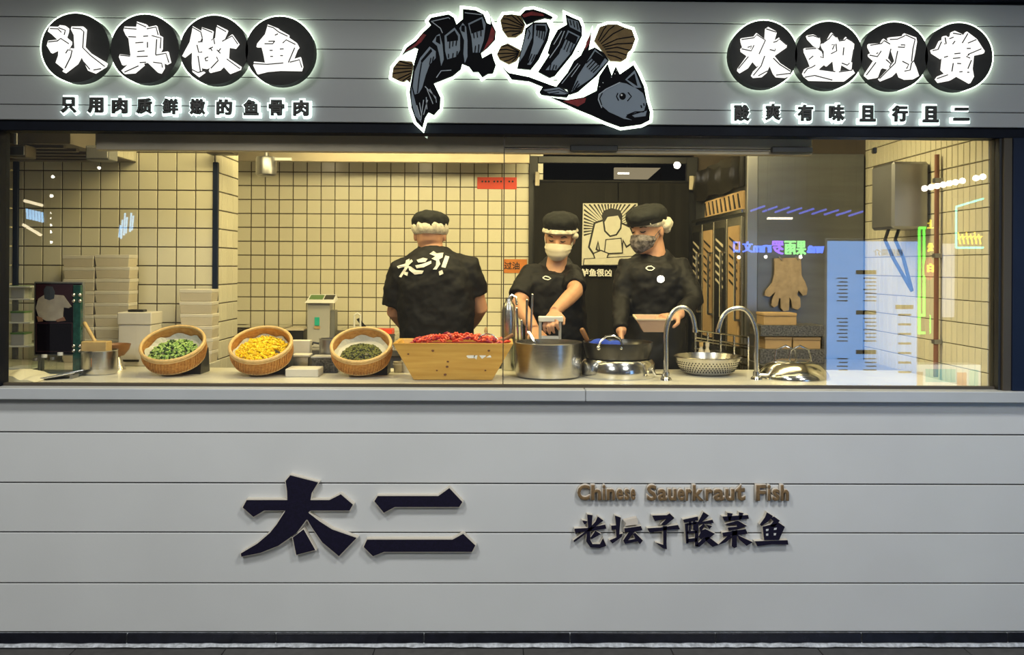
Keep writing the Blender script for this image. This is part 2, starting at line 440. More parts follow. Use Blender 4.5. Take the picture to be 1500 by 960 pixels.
# plinth of dark tiles
bb = thing('baseboard_front', None, None, (0, 0, 0), kind='structure')
jx = [P(x, 934, -0.002).x for x in (-245, -30, 186, 404, 621, 835, 1048, 1262, 1476, 1690)]
B().box((FX0, 0.004, 0.0), (FX1, 0.012, 0.048)).obj('grout_strip', 'caulk', bb)
for a, b in zip(jx[:-1], jx[1:]):
    B().box((a + 0.0022, -0.006, 0.006), (b - 0.0022, 0.004, 0.048)).obj('plinth_tile', 'basetile', bb, bevel=0.001)
g = B()
rs = []
for i in range(161):
    x = FX0 + (FX1 - FX0) * i / 160; h = 0.008 + 0.004 * random.random(); d = 0.014 + 0.008 * random.random()
    rs.append([Vector((x, 0.0, 0.0)), Vector((x, -0.006 - d, 0.0)), Vector((x, -0.006 - d * 0.5, h * 0.7)), Vector((x, 0.0, h))])
g.rings(rs).obj('caulk_bead', 'caulk', bb)

# upper sign wall
wu = thing('wall_front_upper', None, None, (0, 0, 0), kind='structure')
UZ0 = 2.128
B().box((FX0, -0.018, UZ0), (FX1, 0.05, 2.80)).obj('backing', 'groove', wu)
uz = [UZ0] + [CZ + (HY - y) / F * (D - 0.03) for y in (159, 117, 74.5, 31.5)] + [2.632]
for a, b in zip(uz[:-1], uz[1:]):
    B().box((FX0, -0.03, a + 0.0015), (FX1, -0.018, b - 0.0015)).obj('plank', 'plank_shaded', wu, bevel=0.0015)
B().box((FX0, -0.05, 2.640), (FX1, -0.018, 2.80)).obj('header_band', 'navy', wu)


# unseen block added over the shop front to shade the upper sign wall
tag(B().box((-6, -1.2, 2.86), (6, 0.05, 4.6)).obj('added_shade_block', 'ceil'), kind='structure')

# counter ledge outside (worktop front)
lg = thing('counter_ledge', 'pale grey stone ledge running along the front below the window', 'ledge', (0, 0, 1.0))
xj = P(858, 578, -0.05).x
LZ = 1.05
B().box((FX0, -0.05, 1.004), (xj - 0.001, 0.075, LZ)).obj('ledge_slab', 'ledge', lg, bevel=0.003)
B().box((xj + 0.001, -0.05, 1.004), (FX1, 0.075, LZ)).obj('ledge_slab', 'ledge', lg, bevel=0.003)

# window: navy frame, two panes
GX0 = P(8, 400, 0.03).x; GX1 = P(1456, 400, 0.03).x; GZ1 = 2.088; XJ = P(738, 400, 0.03).x
win = thing('window_1', None, None, (0, 0, LZ), kind='structure')
B().box((FX0, -0.012, GZ1), (FX1, 0.07, UZ0)).obj('head_frame', 'navy', win, bevel=0.002)
B().box((FX0, -0.03, LZ), (GX0, 0.06, GZ1)).obj('jamb', 'navy', win, bevel=0.002)
B().box((GX1, -0.005, LZ), (GX1 + 0.012, 0.055, GZ1)).obj('jamb', 'black', win)
B().box((GX1 + 0.012, -0.015, LZ), (P(1470, 400, -0.015).x, 0.06, GZ1)).obj('jamb', 'bronze', win)
B().box((P(1470, 400, -0.02).x, -0.02, LZ), (P(1484, 400, -0.02).x, 0.06, GZ1)).obj('jamb', 'bronze', win, bevel=0.002)
B().box((P(1484, 400, -0.03).x, -0.03, LZ), (FX1, 0.06, GZ1)).obj('side_panel', 'navy_panel', win, bevel=0.002)
B().box((GX0, 0.018, LZ), (GX1, 0.042, LZ + 0.012)).obj('sill_channel', 'bronze', win)
B().box((GX0, 0.027, LZ + 0.010), (XJ - 0.0015, 0.033, GZ1)).obj('pane', 'glass', win)
B().box((XJ + 0.0015, 0.027, LZ + 0.010), (GX1, 0.033, GZ1)).obj('pane', 'glass', win)
B().box((XJ - 0.003, 0.026, LZ + 0.010), (XJ + 0.001, 0.034, GZ1)).obj('pane_joint', 'bronze', win)

# inside: worktop, base units
wt = thing('kitchen_worktop', 'long cream stone worktop behind the window with pots and baskets on it', 'worktop', (0, 0, 0))
WZ = 1.046
B().box((-2.85, 0.08, 1.0), (2.0, 0.72, WZ)).obj('slab', 'counter', wt, bevel=0.003)
B().box((-2.85, 0.10, 0.0), (2.0, 0.68, 1.0)).obj('base', 'steel_d', wt)

# ---- tiled walls
def tile_wall(wall, origin, u, v, n, nu, nv, tu, tv, gap=0.006, limit=300, skip=None, partorder=None, m='tile'):
    u = Vector(u); v = Vector(v); n = Vector(n); o0 = Vector(origin)
    b = B(); h = [(gap / 2, gap / 2), (tu - gap / 2, gap / 2), (tu - gap / 2, tv - gap / 2), (gap / 2, tv - gap / 2)]
    e = 0.002
    hi = [(gap / 2 + e, gap / 2 + e), (tu - gap / 2 - e, gap / 2 + e), (tu - gap / 2 - e, tv - gap / 2 - e), (gap / 2 + e, tv - gap / 2 - e)]
    b.rings([[u * x + v * y for x, y in h], [u * x + v * y + n * 0.004 for x, y in h], [u * x + v * y + n * 0.006 for x, y in hi]])
    proto = b.obj('tile', m, wall, local=True); me = proto.data; first = True; k = 0; rest = B()
    cells = [(i, j) for j in range(nv) for i in range(nu) if not (skip and skip(i, j))]
    if partorder: cells.sort(key=partorder)
    for (i, j) in cells:
        p = o0 + u * (i * tu) + v * (j * tv)
        if k < limit:
            if first: t = proto; first = False
            else:
                t = bpy.data.objects.new('tile', me); COL.objects.link(t); t.parent = wall
            t.location = p - WM[wall].translation; k += 1
        else:
            rest.rings([[p + u * x + v * y for x, y in h], [p + u * x + v * y + n * 0.006 for x, y in hi]])
    if len(cells) > limit: rest.obj('tile_field', m, wall, kind='stuff')
    else: rest.bm.free()
T = 0.1
BY = 2.75
wb = thing('wall_back', None, None, (0, BY, 0), kind='structure')
DX0, DX1 = P(780, 400, BY).x, P(1016, 400, BY).x       # doorway
BX0 = -3.75
B().box((BX0, BY, 0), (DX0, BY + 0.12, 2.6)).obj('backing', 'grout', wb)
B().box((DX0, BY, 2.36), (DX1, BY + 0.12, 2.6)).obj('lintel', 'grout', wb)
B().box((DX1, BY, 0), (2.6, BY + 0.12, 2.6)).obj('backing', 'grout', wb)
x_al = P(388, 400, BY).x; x_al = x_al - 40 * T
nb = int((DX0 - x_al) / T); z_al = CZ + (HY - 254.5) / F * (D + BY) - 14 * T
def hid(i, j):
    x = x_al + i * T
    return x < BX0 or (-3.35 < x < -2.05)
tile_wall(wb, (x_al, BY, z_al), (1, 0, 0), (0, 0, 1), (0, -1, 0), nb + 1, 17, T, T, skip=hid, partorder=lambda c: -c[0])

# tiled pillar on the left
PY0, PY1 = 1.08, 1.48
PX0 = P(24, 400, PY0).x; PX1 = P(314, 400, PY0).x
wp = thing('wall_pillar', None, None, (PX1, PY0, 0), kind='structure')
B().box((PX0, PY0 + 0.0, 0), (PX1, PY1, 2.6)).obj('backing', 'grout', wp)
pz = CZ + (HY - 255) / F * (D + PY0) - 13 * T
tile_wall(wp, (PX1 - 11 * T, PY0, pz), (1, 0, 0), (0, 0, 1), (0, -1, 0), 11, 16, T, T, limit=176)
tile_wall(wp, (PX1, PY0, pz), (0, 1, 0), (0, 0, 1), (1, 0, 0), 4, 16, T, T, limit=64)
B().box((PX1 - 0.006, PY0 - 0.02, 0.0), (PX1 + 0.022, PY0 + 0.004, 2.09)).obj('corner_guard', 'navy_panel', wp, bevel=0.003)
B().box((PX0 - 0.012, PY0 - 0.02, 0.0), (PX0 + 0.016, PY0 + 0.004, 2.09)).obj('corner_guard', 'navy_panel', wp, bevel=0.003)

# right side wall
RX = GX1 + 0.004
wr = thing('wall_right', None, None, (RX, 0, 0), kind='structure')
B().box((RX, 0.06, 0), (RX + 0.1, BY, 2.6)).obj('backing', 'grout', wr)
rz = CZ + (HY - 369) / F * (D + 0.06)
tile_wall(wr, (RX, 0.07, rz - 9 * T), (0, 1, 0), (0, 0, 1), (-1, 0, 0), 25, 16, 0.05, T, gap=0.0035, limit=300)
wlf = tag(B().box((-4.0, 0.06, 0), (BX0, BY + 0.1, 2.6)).obj('wall_left', 'tile'), kind='structure')
tag(B().box((-4.0, 0.05, 2.50), (3.0, 4.6, 2.56)).obj('ceiling', 'ceil'), kind='structure')

# soffit in front of the pillar, top left
so = thing('ceiling_soffit', None, None, (-2.2, 0.3, 2.08), kind='structure')
SX = P(200, 243, PY0).x
B().box((-3.7, 0.36, 2.085), (SX, PY0 - 0.008, 2.5)).obj('body', 'soffit', so)
tile_wall(so, (SX, 0.74, 2.087), (0, 1, 0), (0, 0, 1), (1, 0, 0), 6, 4, 0.055, T, gap=0.004)
for k in range(5):
    B().box((-3.2, 0.40 + k * 0.12, 2.071), (SX - 0.05, 0.43 + k * 0.12, 2.085)).obj('ridge', 'soffit', so)

# doorway with a passage behind
dr = thing('door_1', None, None, ((DX0 + DX1) / 2, BY, 0), kind='structure')
DZ = CZ + (HY - 229) / F * (D + BY)
B().box((DX0 - 0.03, BY - 0.03, 0), (DX0 + 0.035, BY + 0.02, DZ)).obj('door_jamb', 'black', dr, bevel=0.003)
B().box((DX1 - 0.06, BY - 0.03, 0), (DX1 + 0.02, BY + 0.02, DZ)).obj('door_jamb', 'black', dr, bevel=0.003)
B().box((DX0 + 0.035, BY - 0.03, DZ - 0.05), (DX1 - 0.06, BY + 0.02, DZ)).obj('door_head', 'black', dr, bevel=0.003)
psg = thing('wall_passage', None, None, (0, BY + 0.1, 0), kind='structure')
B().box((DX0 - 0.3, 4.4, 0), (2.4, 4.5, 2.6)).obj('end_wall', 'soffit', psg)
B().box((DX0 - 0.32, BY + 0.13, 0), (DX0 - 0.3, 4.4, 2.6)).obj('side_wall', 'soffit', psg)
B().box((2.4, BY + 0.13, 0), (2.42, 4.4, 2.6)).obj('side_wall', 'soffit', psg)

# ================================================================== signs on the front
FY = -0.03                      # face of the upper wall
def disc_outline(cx, cy, rx, ry, n=48):
    return [(cx + rx * math.cos(2 * math.pi * k / n), cy + ry * math.sin(2 * math.pi * k / n)) for k in range(n)]
GL = {}
GL['认'] = ((60, 20), [[(120,180),(240,185),(265,160),(340,170),(375,200),(370,250),(345,325),(415,385),(415,420),(385,470),(350,560),(400,520),(420,485),(460,490),(455,540),(420,650),(330,790),(205,690),(240,590),(245,500),(140,550),(80,450),(100,380),(230,365),(150,290),(95,250)],
    [(430,180),(590,180),(625,215),(605,460),(690,550),(920,690),(905,740),(750,835),(660,800),(560,590),(500,700),(330,830),(300,810),(420,650),(470,480),(460,300),(420,220)]],
    [[(130,210),(240,215),(290,265)],[(250,200),(345,235),(330,300)],[(105,400),(235,385),(280,350),(395,425)],[(445,205),(560,215),(605,255),(590,480),(700,590),(900,745)],[(350,560),(380,510),(440,520),(420,610),(340,770)],[(600,680),(690,785)],[(740,795),(850,775)]])
GL['真'] = ((160, 20), [[(215,180),(380,185),(390,110),(520,150),(545,190),(660,165),(695,300),(740,320),(735,490),(700,550),(820,530),(855,680),(800,710),(760,690),(765,760),(720,835),(680,825),(530,680),(470,690),(480,720),(350,830),(205,840),(170,800),(280,700),(180,720),(135,610),(150,570),(300,590),(270,350),(230,300),(200,230)]],
    [[(215,205),(385,220)],[(385,130),(520,190)],[(530,215),(660,190),(690,300)],[(270,325),(380,330)],[(480,320),(550,315)],[(600,310),(730,345),(720,490)],[(370,412),(480,405)],[(540,400),(540,480)],[(400,535),(500,525)],[(390,605),(545,600)],[(655,585),(800,560),(840,690)],[(155,585),(295,600)],[(620,685),(740,700),(750,760)],[(215,825),(415,735)],[(430,690),(520,685)],[(670,360),(655,580)]])
GL['做'] = ((260, 20), [[(215,175),(330,240),(345,290),(310,360),(290,420),(310,600),(330,790),(380,820),(290,885),(210,820),(200,700),(205,520),(90,610),(65,595),(170,400),(200,260)],
    [(345,190),(495,240),(475,360),(530,345),(545,200),(560,160),(700,230),(690,260),(630,390),(770,290),(860,420),(810,485),(720,470),(710,620),(890,740),(880,780),(730,840),(640,740),(590,790),(450,825),(440,800),(470,740),(400,770),(340,760),(290,580),(290,400),(360,380),(335,240)]],
    [[(215,195),(330,260),(350,340)],[(350,205),(490,265)],[(550,180),(685,255)],[(630,390),(770,315),(850,430)],[(290,400),(355,395)],[(275,440),(300,545),(350,540)],[(290,595),(325,820)],[(480,375),(510,350),(525,430)],[(440,500),(500,470)],[(460,480),(490,525)],[(555,510),(605,560)],[(580,530),(610,490)],[(385,630),(435,610)],[(390,630),(400,665),(430,660)],[(470,770),(575,660),(550,610)],[(695,640),(880,775)],[(200,785),(290,830),(390,800)]])
GL['鱼'] = ((360, 20), [[(310,150),(460,210),(480,230),(605,300),(600,330),(715,410),(745,470),(720,500),(665,640),(770,610),(800,740),(780,800),(480,795),(300,810),(160,845),(105,730),(115,675),(270,690),(245,560),(220,465),(150,465),(160,420),(270,290),(300,190)]],
    [[(310,175),(390,200),(465,260),(590,320)],[(520,415),(570,370),(700,435)],[(410,305),(455,285)],[(265,425),(380,425),(410,385)],[(320,390),(410,388)],[(335,518),(380,518)],[(480,500),(535,497)],[(345,603),(385,603)],[(485,592),(525,592)],[(110,705),(300,715),(530,695)],[(620,685),(755,650),(790,760)],[(690,480),(600,690)]])
GL['欢'] = ((1070, 30), [[(150,250),(330,225),(365,175),(490,270),(500,110),(530,90),(640,150),(650,180),(620,280),(680,240),(795,340),(790,380),(620,500),(700,600),(850,700),(830,780),(780,800),(650,790),(610,740),(560,620),(510,740),(450,790),(330,800),(300,770),(330,710),(420,620),(380,640),(320,570),(250,670),(140,735),(105,700),(110,670),(240,490),(155,430),(150,390),(180,375),(155,300)]],
    [[(155,270),(330,245),(370,200),(490,280),(400,475)],[(155,400),(290,430),(330,350)],[(240,380),(300,360),(280,395)],[(500,120),(640,165)],[(600,310),(650,295),(690,260),(790,345)],[(550,410),(625,430),(630,400)],[(110,680),(250,510)],[(320,775),(430,640),(480,500)],[(600,530),(690,620),(840,715)],[(640,770),(840,745)],[(390,780),(520,710)]])
GL['迎'] = ((1165, 30), [[(165,210),(250,195),(345,240),(355,300),(340,380),(270,350),(180,255)],
    [(130,390),(290,380),(370,440),(390,500),(440,570),(410,620),(330,690),(560,720),(810,690),(840,740),(700,850),(560,850),(200,840),(130,780),(110,740),(140,680),(220,640),(190,560),(135,440)],
    [(370,330),(460,260),(510,170),(590,240),(610,280),(690,270),(710,230),(830,330),(800,600),(790,690),(650,610),(630,720),(560,720),(540,560),(450,640),(400,600),(420,480),(385,370)]],
    [[(175,225),(250,215),(340,245)],[(140,405),(290,395)],[(190,550),(250,500)],[(120,745),(170,680),(230,660),(280,630)],[(380,325),(470,260),(520,195),(580,240)],[(610,290),(690,280),(720,250),(810,300)],[(500,470),(580,430),(570,330)],[(510,345),(550,340),(520,410)],[(680,380),(670,490)],[(650,600),(730,630),(760,600)],[(340,690),(560,720)],[(610,725),(800,700)],[(130,800),(270,775),(520,840)],[(820,410),(790,590)],[(340,370),(390,440),(390,530),(350,510)]])
GL['观'] = ((1260, 30), [[(120,330),(290,320),(330,255),(430,330),(440,400),(400,540),(440,600),(400,680),(330,660),(290,690),(250,800),(130,820),(70,770),(80,740),(200,560),(130,500),(125,470),(160,450),(120,370)],
    [(400,240),(440,235),(600,220),(620,180),(790,240),(800,300),(770,480),(750,570),(790,660),(830,780),(760,820),(640,825),(560,790),(530,710),(450,790),(300,850),(270,820),(440,640),(500,560),(430,350),(410,290)]],
    [[(140,350),(300,325),(335,285),(420,335)],[(130,490),(240,510),(295,430)],[(225,470),(250,455)],[(415,268),(520,265),(610,225),(640,205),(770,265),(740,400),(720,580)],[(530,375),(620,380),(625,345),(570,345)],[(590,575),(680,620),(650,680)],[(620,715),(700,700),(720,600),(750,570)],[(85,770),(220,590)],[(270,820),(490,600),(525,430)],[(360,550),(430,610),(410,660)],[(430,400),(395,540)]])
GL['赏'] = ((1355, 30), [[(95,410),(160,390),(215,280),(250,290),(260,220),(300,215),(330,240),(370,210),(380,160),(420,145),(520,190),(540,220),(590,155),(730,260),(840,430),(830,460),(690,490),(670,680),(690,790),(640,880),(460,780),(360,840),(200,870),(160,820),(190,780),(290,740),(240,690),(260,500),(310,430),(235,535),(110,455)]],
    [[(105,425),(180,410),(230,300)],[(265,330),(295,330),(280,240)],[(340,260),(400,235)],[(390,180),(510,200)],[(520,320),(600,185)],[(600,320),(720,270)],[(585,395),(640,395)],[(600,480),(790,400)],[(385,335),(420,290)],[(410,470),(495,462)],[(390,535),(495,525)],[(450,605),(505,610)],[(480,725),(525,720)],[(590,730),(620,730)],[(375,720),(395,600)],[(265,520),(320,505)],[(165,820),(320,765)],[(600,680),(650,560)],[(620,480),(580,510),(630,530)]])

def disc_sign(chars, centers, label):
    YD = -0.105                 # front of the discs
    t = thing('round_sign', label, 'sign', P(sum(c[0] for c in centers) / 4, 75, FY))
    to = on_plane(YD)
    for i, (ch, (cx, cy, rx, ry)) in enumerate(zip(chars, centers)):
        B().poly(disc_outline(cx, cy, rx + 1.6, ry + 1.6), -0.052, -0.040, on_plane(-0.052)).obj('halo_plate', 'halo', t)
        dz = B().poly(disc_outline(cx, cy, rx, ry), YD, -0.056, to).obj('disc', 'disc', t)
        (ox, oy), polys, lines = GL[ch]
        cv = crop(ox, oy, 9.6); b = B(); tl = on_plane(YD - 0.018)
        for pl in polys: b.poly(cv(pl), YD - 0.018, YD - 0.004, tl)
        c = b.obj('character', 'lit', t, label='glowing white character ' + ch)
        r = B()
        for ln in lines: r.poly(strip(cv(ln), 1.6), YD - 0.0205, YD - 0.0185, tl)
        r.obj('character_rim', 'rim', c, kind='stuff')
    return t
disc_sign('认真做鱼', [(110.5, 70, 50, 50.5), (212, 71.5, 50, 50.5), (313.5, 73, 50, 50.5), (410, 74.5, 50.5, 50.5)],
          'chain of four black discs with glowing white characters 认真做鱼 left of the fish')
disc_sign('欢迎观赏', [(1118.5, 79.5, 49.5, 49.5), (1214, 81, 49.5, 49.5), (1310, 82, 49.5, 49.5), (1404.5, 83, 49.5, 49.5)],
          'chain of four black discs with glowing white characters 欢迎观赏 right of the fish')

def small_char(ch, px, py, wpx, hpx, label):
    t = thing('sign_character', label, 'sign letter', P(px, py, FY), group='small backlit characters on the sign wall')
    Y0 = -0.062
    a = P(px - wpx / 2, py + hpx / 2, Y0); b = P(px + wpx / 2, py - hpx / 2, Y0)
    fit_text(ch, 'face', 'smallchar', (a.x, a.z), (b.x, b.z), (Y0, Y0 + 0.014), t, bold=0.045)
    e = 0.009
    fit_text(ch, 'halo', 'halo_b', (a.x - e, a.z - e), (b.x + e, b.z + e), (Y0 + 0.016, Y0 + 0.022), t, bold=0.11)
ORD = ['first', 'second', 'third', 'fourth', 'fifth', 'sixth', 'seventh', 'eighth', 'ninth', 'tenth']
for i, (ch, px) in enumerate(zip('只用肉质鲜嫩的鱼骨肉', (99.5, 139, 174.5, 210.5, 248.5, 288.5, 328, 367, 404.5, 440.5))):
    small_char(ch, px, 153.5 + i * 0.5, 23, 23, 'small black backlit character %s, %s in the row under the discs at left' % (ch, ORD[i]))
for i, (ch, px) in enumerate(zip('酸爽有味且行且二', (1087.5, 1133, 1180.5, 1226.5, 1272, 1319, 1364.5, 1409.5))):
    small_char(ch, px, (165, 164, 165, 165, 166, 166, 167, 167)[i], 23, 24 if ch != '二' else 19, 'small black backlit character %s, %s in the row under the discs at right' % (ch, ORD[i]))

# ---------------------------------------------------------------- the cut fish
fish = thing('fish_sign', 'backlit cut-out sign of a black and grey fish sliced into pieces', 'sign', P(765, 100, FY))
cA = crop(570, 0, 5.053); cB = crop(720, 0, 5.054)
FS = -0.085
tf = on_plane(FS)
def layer(k): return FS - 0.0016 * k
def piece(name, cv, outline, m='fblack', halo=7.0, k=0, parent=None):
    pl = cv(outline)
    if halo:
        B().poly(offset_poly(pl, halo * 0.58), -0.060, -0.044, on_plane(-0.06)).obj('halo_plate', 'halo', parent or fish)
    return B().poly(pl, layer(k), FS + 0.016, tf).obj(name, m, parent or fish)
def mark(cv, parent, m, polys, k=1, name='marking'):
    for pl in polys: B().poly(cv(pl), layer(k), layer(k - 1) + 0.0002, tf).obj(name, m, parent)
def lines(cv, parent, m, lns, wd=6, k=2, name='line_work'):
    b = B()
    for ln in lns: b.poly(strip(cv(ln), wd / 5.05), layer(k), layer(k - 1) + 0.0002, tf)
    return b.obj(name, m, parent, kind='stuff')
tl = piece('tail_piece', cA, [(95,405),(130,350),(200,300),(250,240),(310,185),(290,155),(310,130),(440,105),(480,130),(500,180),(545,140),(545,65),(640,75),(700,105),(725,170),(750,180),(745,95),(760,170),(790,230),(785,290),(730,350),(680,390),(690,430),(760,390),(775,440),(790,480),(770,540),(730,545),(690,570),(660,530),(620,530),(590,490),(540,470),(530,510),(470,560),(330,615),(380,720),(375,800),(330,850),(290,830),(265,870),(245,945),(200,900),(165,800),(150,680),(160,620),(185,470),(215,360),(190,350),(120,385)])
mark(cA, tl, 'fgrey', [[(300,345),(345,380),(345,430),(300,480),(270,560),(245,650),(220,690),(190,700),(175,640),(190,530),(230,430)],
    [(165,640),(185,720),(215,830),(240,910),(195,860),(165,760)],
    [(375,250),(395,330),(405,440),(385,490),(375,420),(355,340),(320,310),(350,265)],
    [(410,265),(485,205),(525,260),(525,370),(500,420),(430,440),(415,380)],
    [(545,170),(570,200),(580,300),(580,420),(560,470),(550,400),(555,300),(520,210)],
    [(585,175),(690,125),(715,180),(700,300),(670,390),(620,390),(610,280)]], name='grey_scale')
mark(cA, tl, 'fblack', [[(425,270),(485,225),(510,270),(510,300),(430,310)],[(595,185),(685,140),(700,220),(610,250)],
    [(310,360),(320,380),(240,470),(235,450)],[(350,270),(375,265),(380,330),(345,310)],[(535,190),(560,190),(560,240),(535,230)]], k=2, name='black_marking')
lines(cA, tl, 'fblack', [[(450,300),(448,360)],[(475,300),(470,345)],[(500,300),(495,340)],[(440,430),(440,400)],[(470,430),(475,395)],[(500,420),(505,380)],
    [(625,245),(630,285)],[(650,240),(655,280)],[(680,225),(680,270)],[(635,390),(640,340)],[(660,390),(665,330)],[(300,480),(310,430)],[(320,460),(330,420)],[(210,690),(225,560),(240,470)]], 7, 3)
lines(cA, tl, 'flight', [[(310,160),(440,130),(450,140)],[(315,160),(380,210),(395,245)],[(560,95),(690,110)],[(235,890),(255,740)],[(255,850),(285,740)],[(280,660),(325,770)],[(265,640),(345,720),(350,760)],[(300,660),(350,740)],[(205,780),(230,870)],[(225,760),(240,850)],[(350,575),(385,525),(460,520)],[(275,720),(280,810)]], 6, 1)
mark(cA, tl, 'fred', [[(110,385),(200,320),(250,250),(275,260),(240,310),(190,350)],[(760,195),(785,240),(770,300),(695,380),(735,290)]], name='red_marking')
def fin(cv, outline, ribs):
    f = piece('fin', cv, outline, 'fbrown')
    lines(cv, f, 'fblack', ribs, 8, 1, 'fin_ribs'); return f
fin(cA, [(75,445),(170,455),(180,480),(155,610),(130,590),(110,605),(80,600),(20,570),(30,500)], [[(170,480),(80,455)],[(170,490),(50,480)],[(168,505),(35,510)],[(165,525),(30,545)],[(165,540),(60,590)],[(160,560),(100,600)],[(158,580),(135,595)]])
fin(cB, [(65,150),(90,110),(150,105),(215,115),(250,180),(230,240),(180,275),(120,275),(80,220)], [[(235,190),(150,115),(110,120)],[(235,195),(120,140),(85,140)],[(230,205),(110,175),(75,170)],[(225,215),(120,205),(85,210)],[(220,230),(140,230),(95,240)],[(215,240),(150,262)],[(240,180),(190,120)]])
fin(cB, [(40,400),(70,340),(120,320),(215,370),(215,400),(185,450),(130,475),(60,440)], [[(205,385),(120,335),(80,345)],[(205,388),(110,365),(55,370)],[(200,395),(110,395),(45,398)],[(200,402),(110,420),(60,430)],[(195,410),(130,445),(90,455)],[(190,420),(150,460)]])
rc = piece('red_fin', cB, [(215,110),(250,75),(310,68),(390,92),(455,125),(440,140),(395,132),(330,150),(260,180),(240,150)])
mark(cB, rc, 'fred', [[(225,110),(300,85),(380,105),(390,120),(290,115),(240,130)]], name='red_marking')
s4 = piece('body_slice', cB, [(250,210),(310,165),(410,165),(435,220),(420,290),(350,440),(290,515),(190,505),(210,400),(240,280)])
mark(cB, s4, 'fgrey', [[(320,180),(405,180),(415,220),(390,300),(340,400),(290,480),(265,480),(310,320)],[(265,220),(305,180),(300,280),(240,410),(200,470),(235,330)]], name='grey_scale')
mark(cB, s4, 'fblack', [[(330,188),(398,192),(402,235),(330,225)]], k=2, name='black_marking')
lines(cB, s4, 'fblack', [[(340,220),(335,270)],[(358,225),(352,280)],[(378,230),(370,290)],[(395,235),(385,300)],[(270,470),(300,400)],[(295,460),(320,405)],[(318,440),(335,405)],[(275,220),(285,250),(270,290)]], 7, 3)
s5 = piece('body_slice', cB, [(550,105),(600,130),(650,150),(670,200),(670,265),(600,400),(470,560),(430,575),(345,530),(430,400),(415,390),(440,310),(490,220),(560,180)])
mark(cB, s5, 'fgrey', [[(560,135),(640,160),(660,240),(580,200)],[(565,225),(655,270),(580,400),(480,520),(400,520),(500,400)]], name='grey_scale')
mark(cB, s5, 'fblack', [[(572,240),(640,275),(620,330),(545,290)]], k=2, name='black_marking')
lines(cB, s5, 'fblack', [[(545,290),(515,360)],[(565,300),(535,370)],[(585,310),(555,385)],[(605,320),(580,390)],[(430,520),(440,470)],[(450,520),(465,480)],[(475,515),(480,485)],[(580,150),(590,190)],[(605,155),(615,205)],[(630,165),(640,220)]], 7, 3)
lines(cB, s5, 'flight', [[(520,230),(460,330)],[(540,230),(500,330),(430,430)]], 6, 1)
s6 = piece('body_slice', cB, [(765,350),(830,390),(870,450),(780,560),(640,680),(580,700),(560,660),(480,640),(560,540),(610,450),(660,410),(690,350),(740,225),(735,290),(720,370)])
mark(cB, s6, 'fgrey', [[(765,365),(860,450),(740,580),(590,680),(640,560)]], name='grey_scale')
mark(cB, s6, 'fblack', [[(765,380),(840,430),(800,490),(735,430)]], k=2, name='black_marking')
mark(cB, s6, 'fred', [[(733,250),(722,330),(690,370),(702,310)]], k=1, name='red_marking')
lines(cB, s6, 'fblack', [[(740,430),(700,470)],[(755,445),(705,500)],[(770,460),(720,515)],[(790,475),(735,530)],[(800,490),(750,540)],[(600,670),(640,600)],[(620,660),(650,620)]], 8, 3)
lines(cB, s6, 'flight', [[(640,470),(520,620)],[(655,480),(590,570)]], 5, 1)
tb = piece('belly_strip', cB, [(85,500),(130,540),(280,570),(440,630),(540,660),(580,690),(560,720),(440,710),(370,700),(355,680),(380,640),(280,600),(150,585),(125,550)])
mark(cB, tb, 'fgrey', [[(380,665),(500,648),(570,690),(540,700),(430,695)]], name='grey_scale')
lines(cB, tb, 'fblack', [[(400,680),(500,665),(560,690)],[(430,695),(500,685)]], 6, 2)
fin(cB, [(760,300),(800,200),(860,180),(930,180),(990,205),(1040,220),(1065,290),(1040,360),(1010,390),(1000,430),(960,455),(880,450),(830,390)], [[(790,300),(830,220),(850,195)],[(800,310),(870,220),(910,190)],[(810,325),(900,250),(980,210)],[(820,340),(930,290),(1050,270)],[(830,350),(930,325),(1045,320)],[(840,365),(930,350),(1030,375)],[(850,385),(930,385),(1005,410)],[(860,405),(920,420),(965,440)]])
hd = piece('head_piece', cB, [(1050,480),(1085,540),(1130,640),(1150,750),(1175,830),(1170,890),(1110,920),(960,940),(850,900),(740,850),(640,810),(500,745),(440,720),(560,740),(680,720),(780,670),(800,560),(860,470),(890,560),(920,490),(950,550)])
mark(cB, hd, 'fred', [[(530,750),(700,725),(690,760),(640,790)]], name='red_marking')
mark(cB, hd, 'fgrey', [[(950,610),(1000,620),(1080,660),(1120,690),(1145,760),(1130,820),(1010,850),(990,870),(1040,890),(980,880),(870,830),(800,770),(790,710),(840,660)],[(1040,855),(1150,820),(1140,860),(1060,870)],[(990,590),(1060,520),(1110,650),(1060,650)]], name='grey_scale')
mark(cB, hd, 'fblack', [[(1003,590),(1058,545),(1080,640)], disc_outline(970, 714, 24, 26, 16)], k=2, name='black_marking')
lines(cB, hd, 'fblack', [[(935,690),(925,715),(940,745)],[(1010,685),(1035,715),(1005,750)],[(820,690),(800,730),(815,780)],[(1000,855),(1060,830),(1130,828)],[(1105,780),(1112,800)],[(1125,765),(1130,785)]], 8, 2)
lines(cB, hd, 'fwhite', [[(800,640),(800,645)],[(825,610),(825,616)],[(910,545),(916,548)],[(925,520),(930,524)],[(885,570),(890,572)]], 7, 1)
B().poly(cB(disc_outline(962, 706, 7, 7, 10)), layer(3), layer(2), tf).obj('eye_glint', 'fwhite', hd)
mark(cB, hd, 'flight', [strip([(950,612),(850,660),(795,700),(790,740),(815,800)], 7)], k=3, name='head_outline')

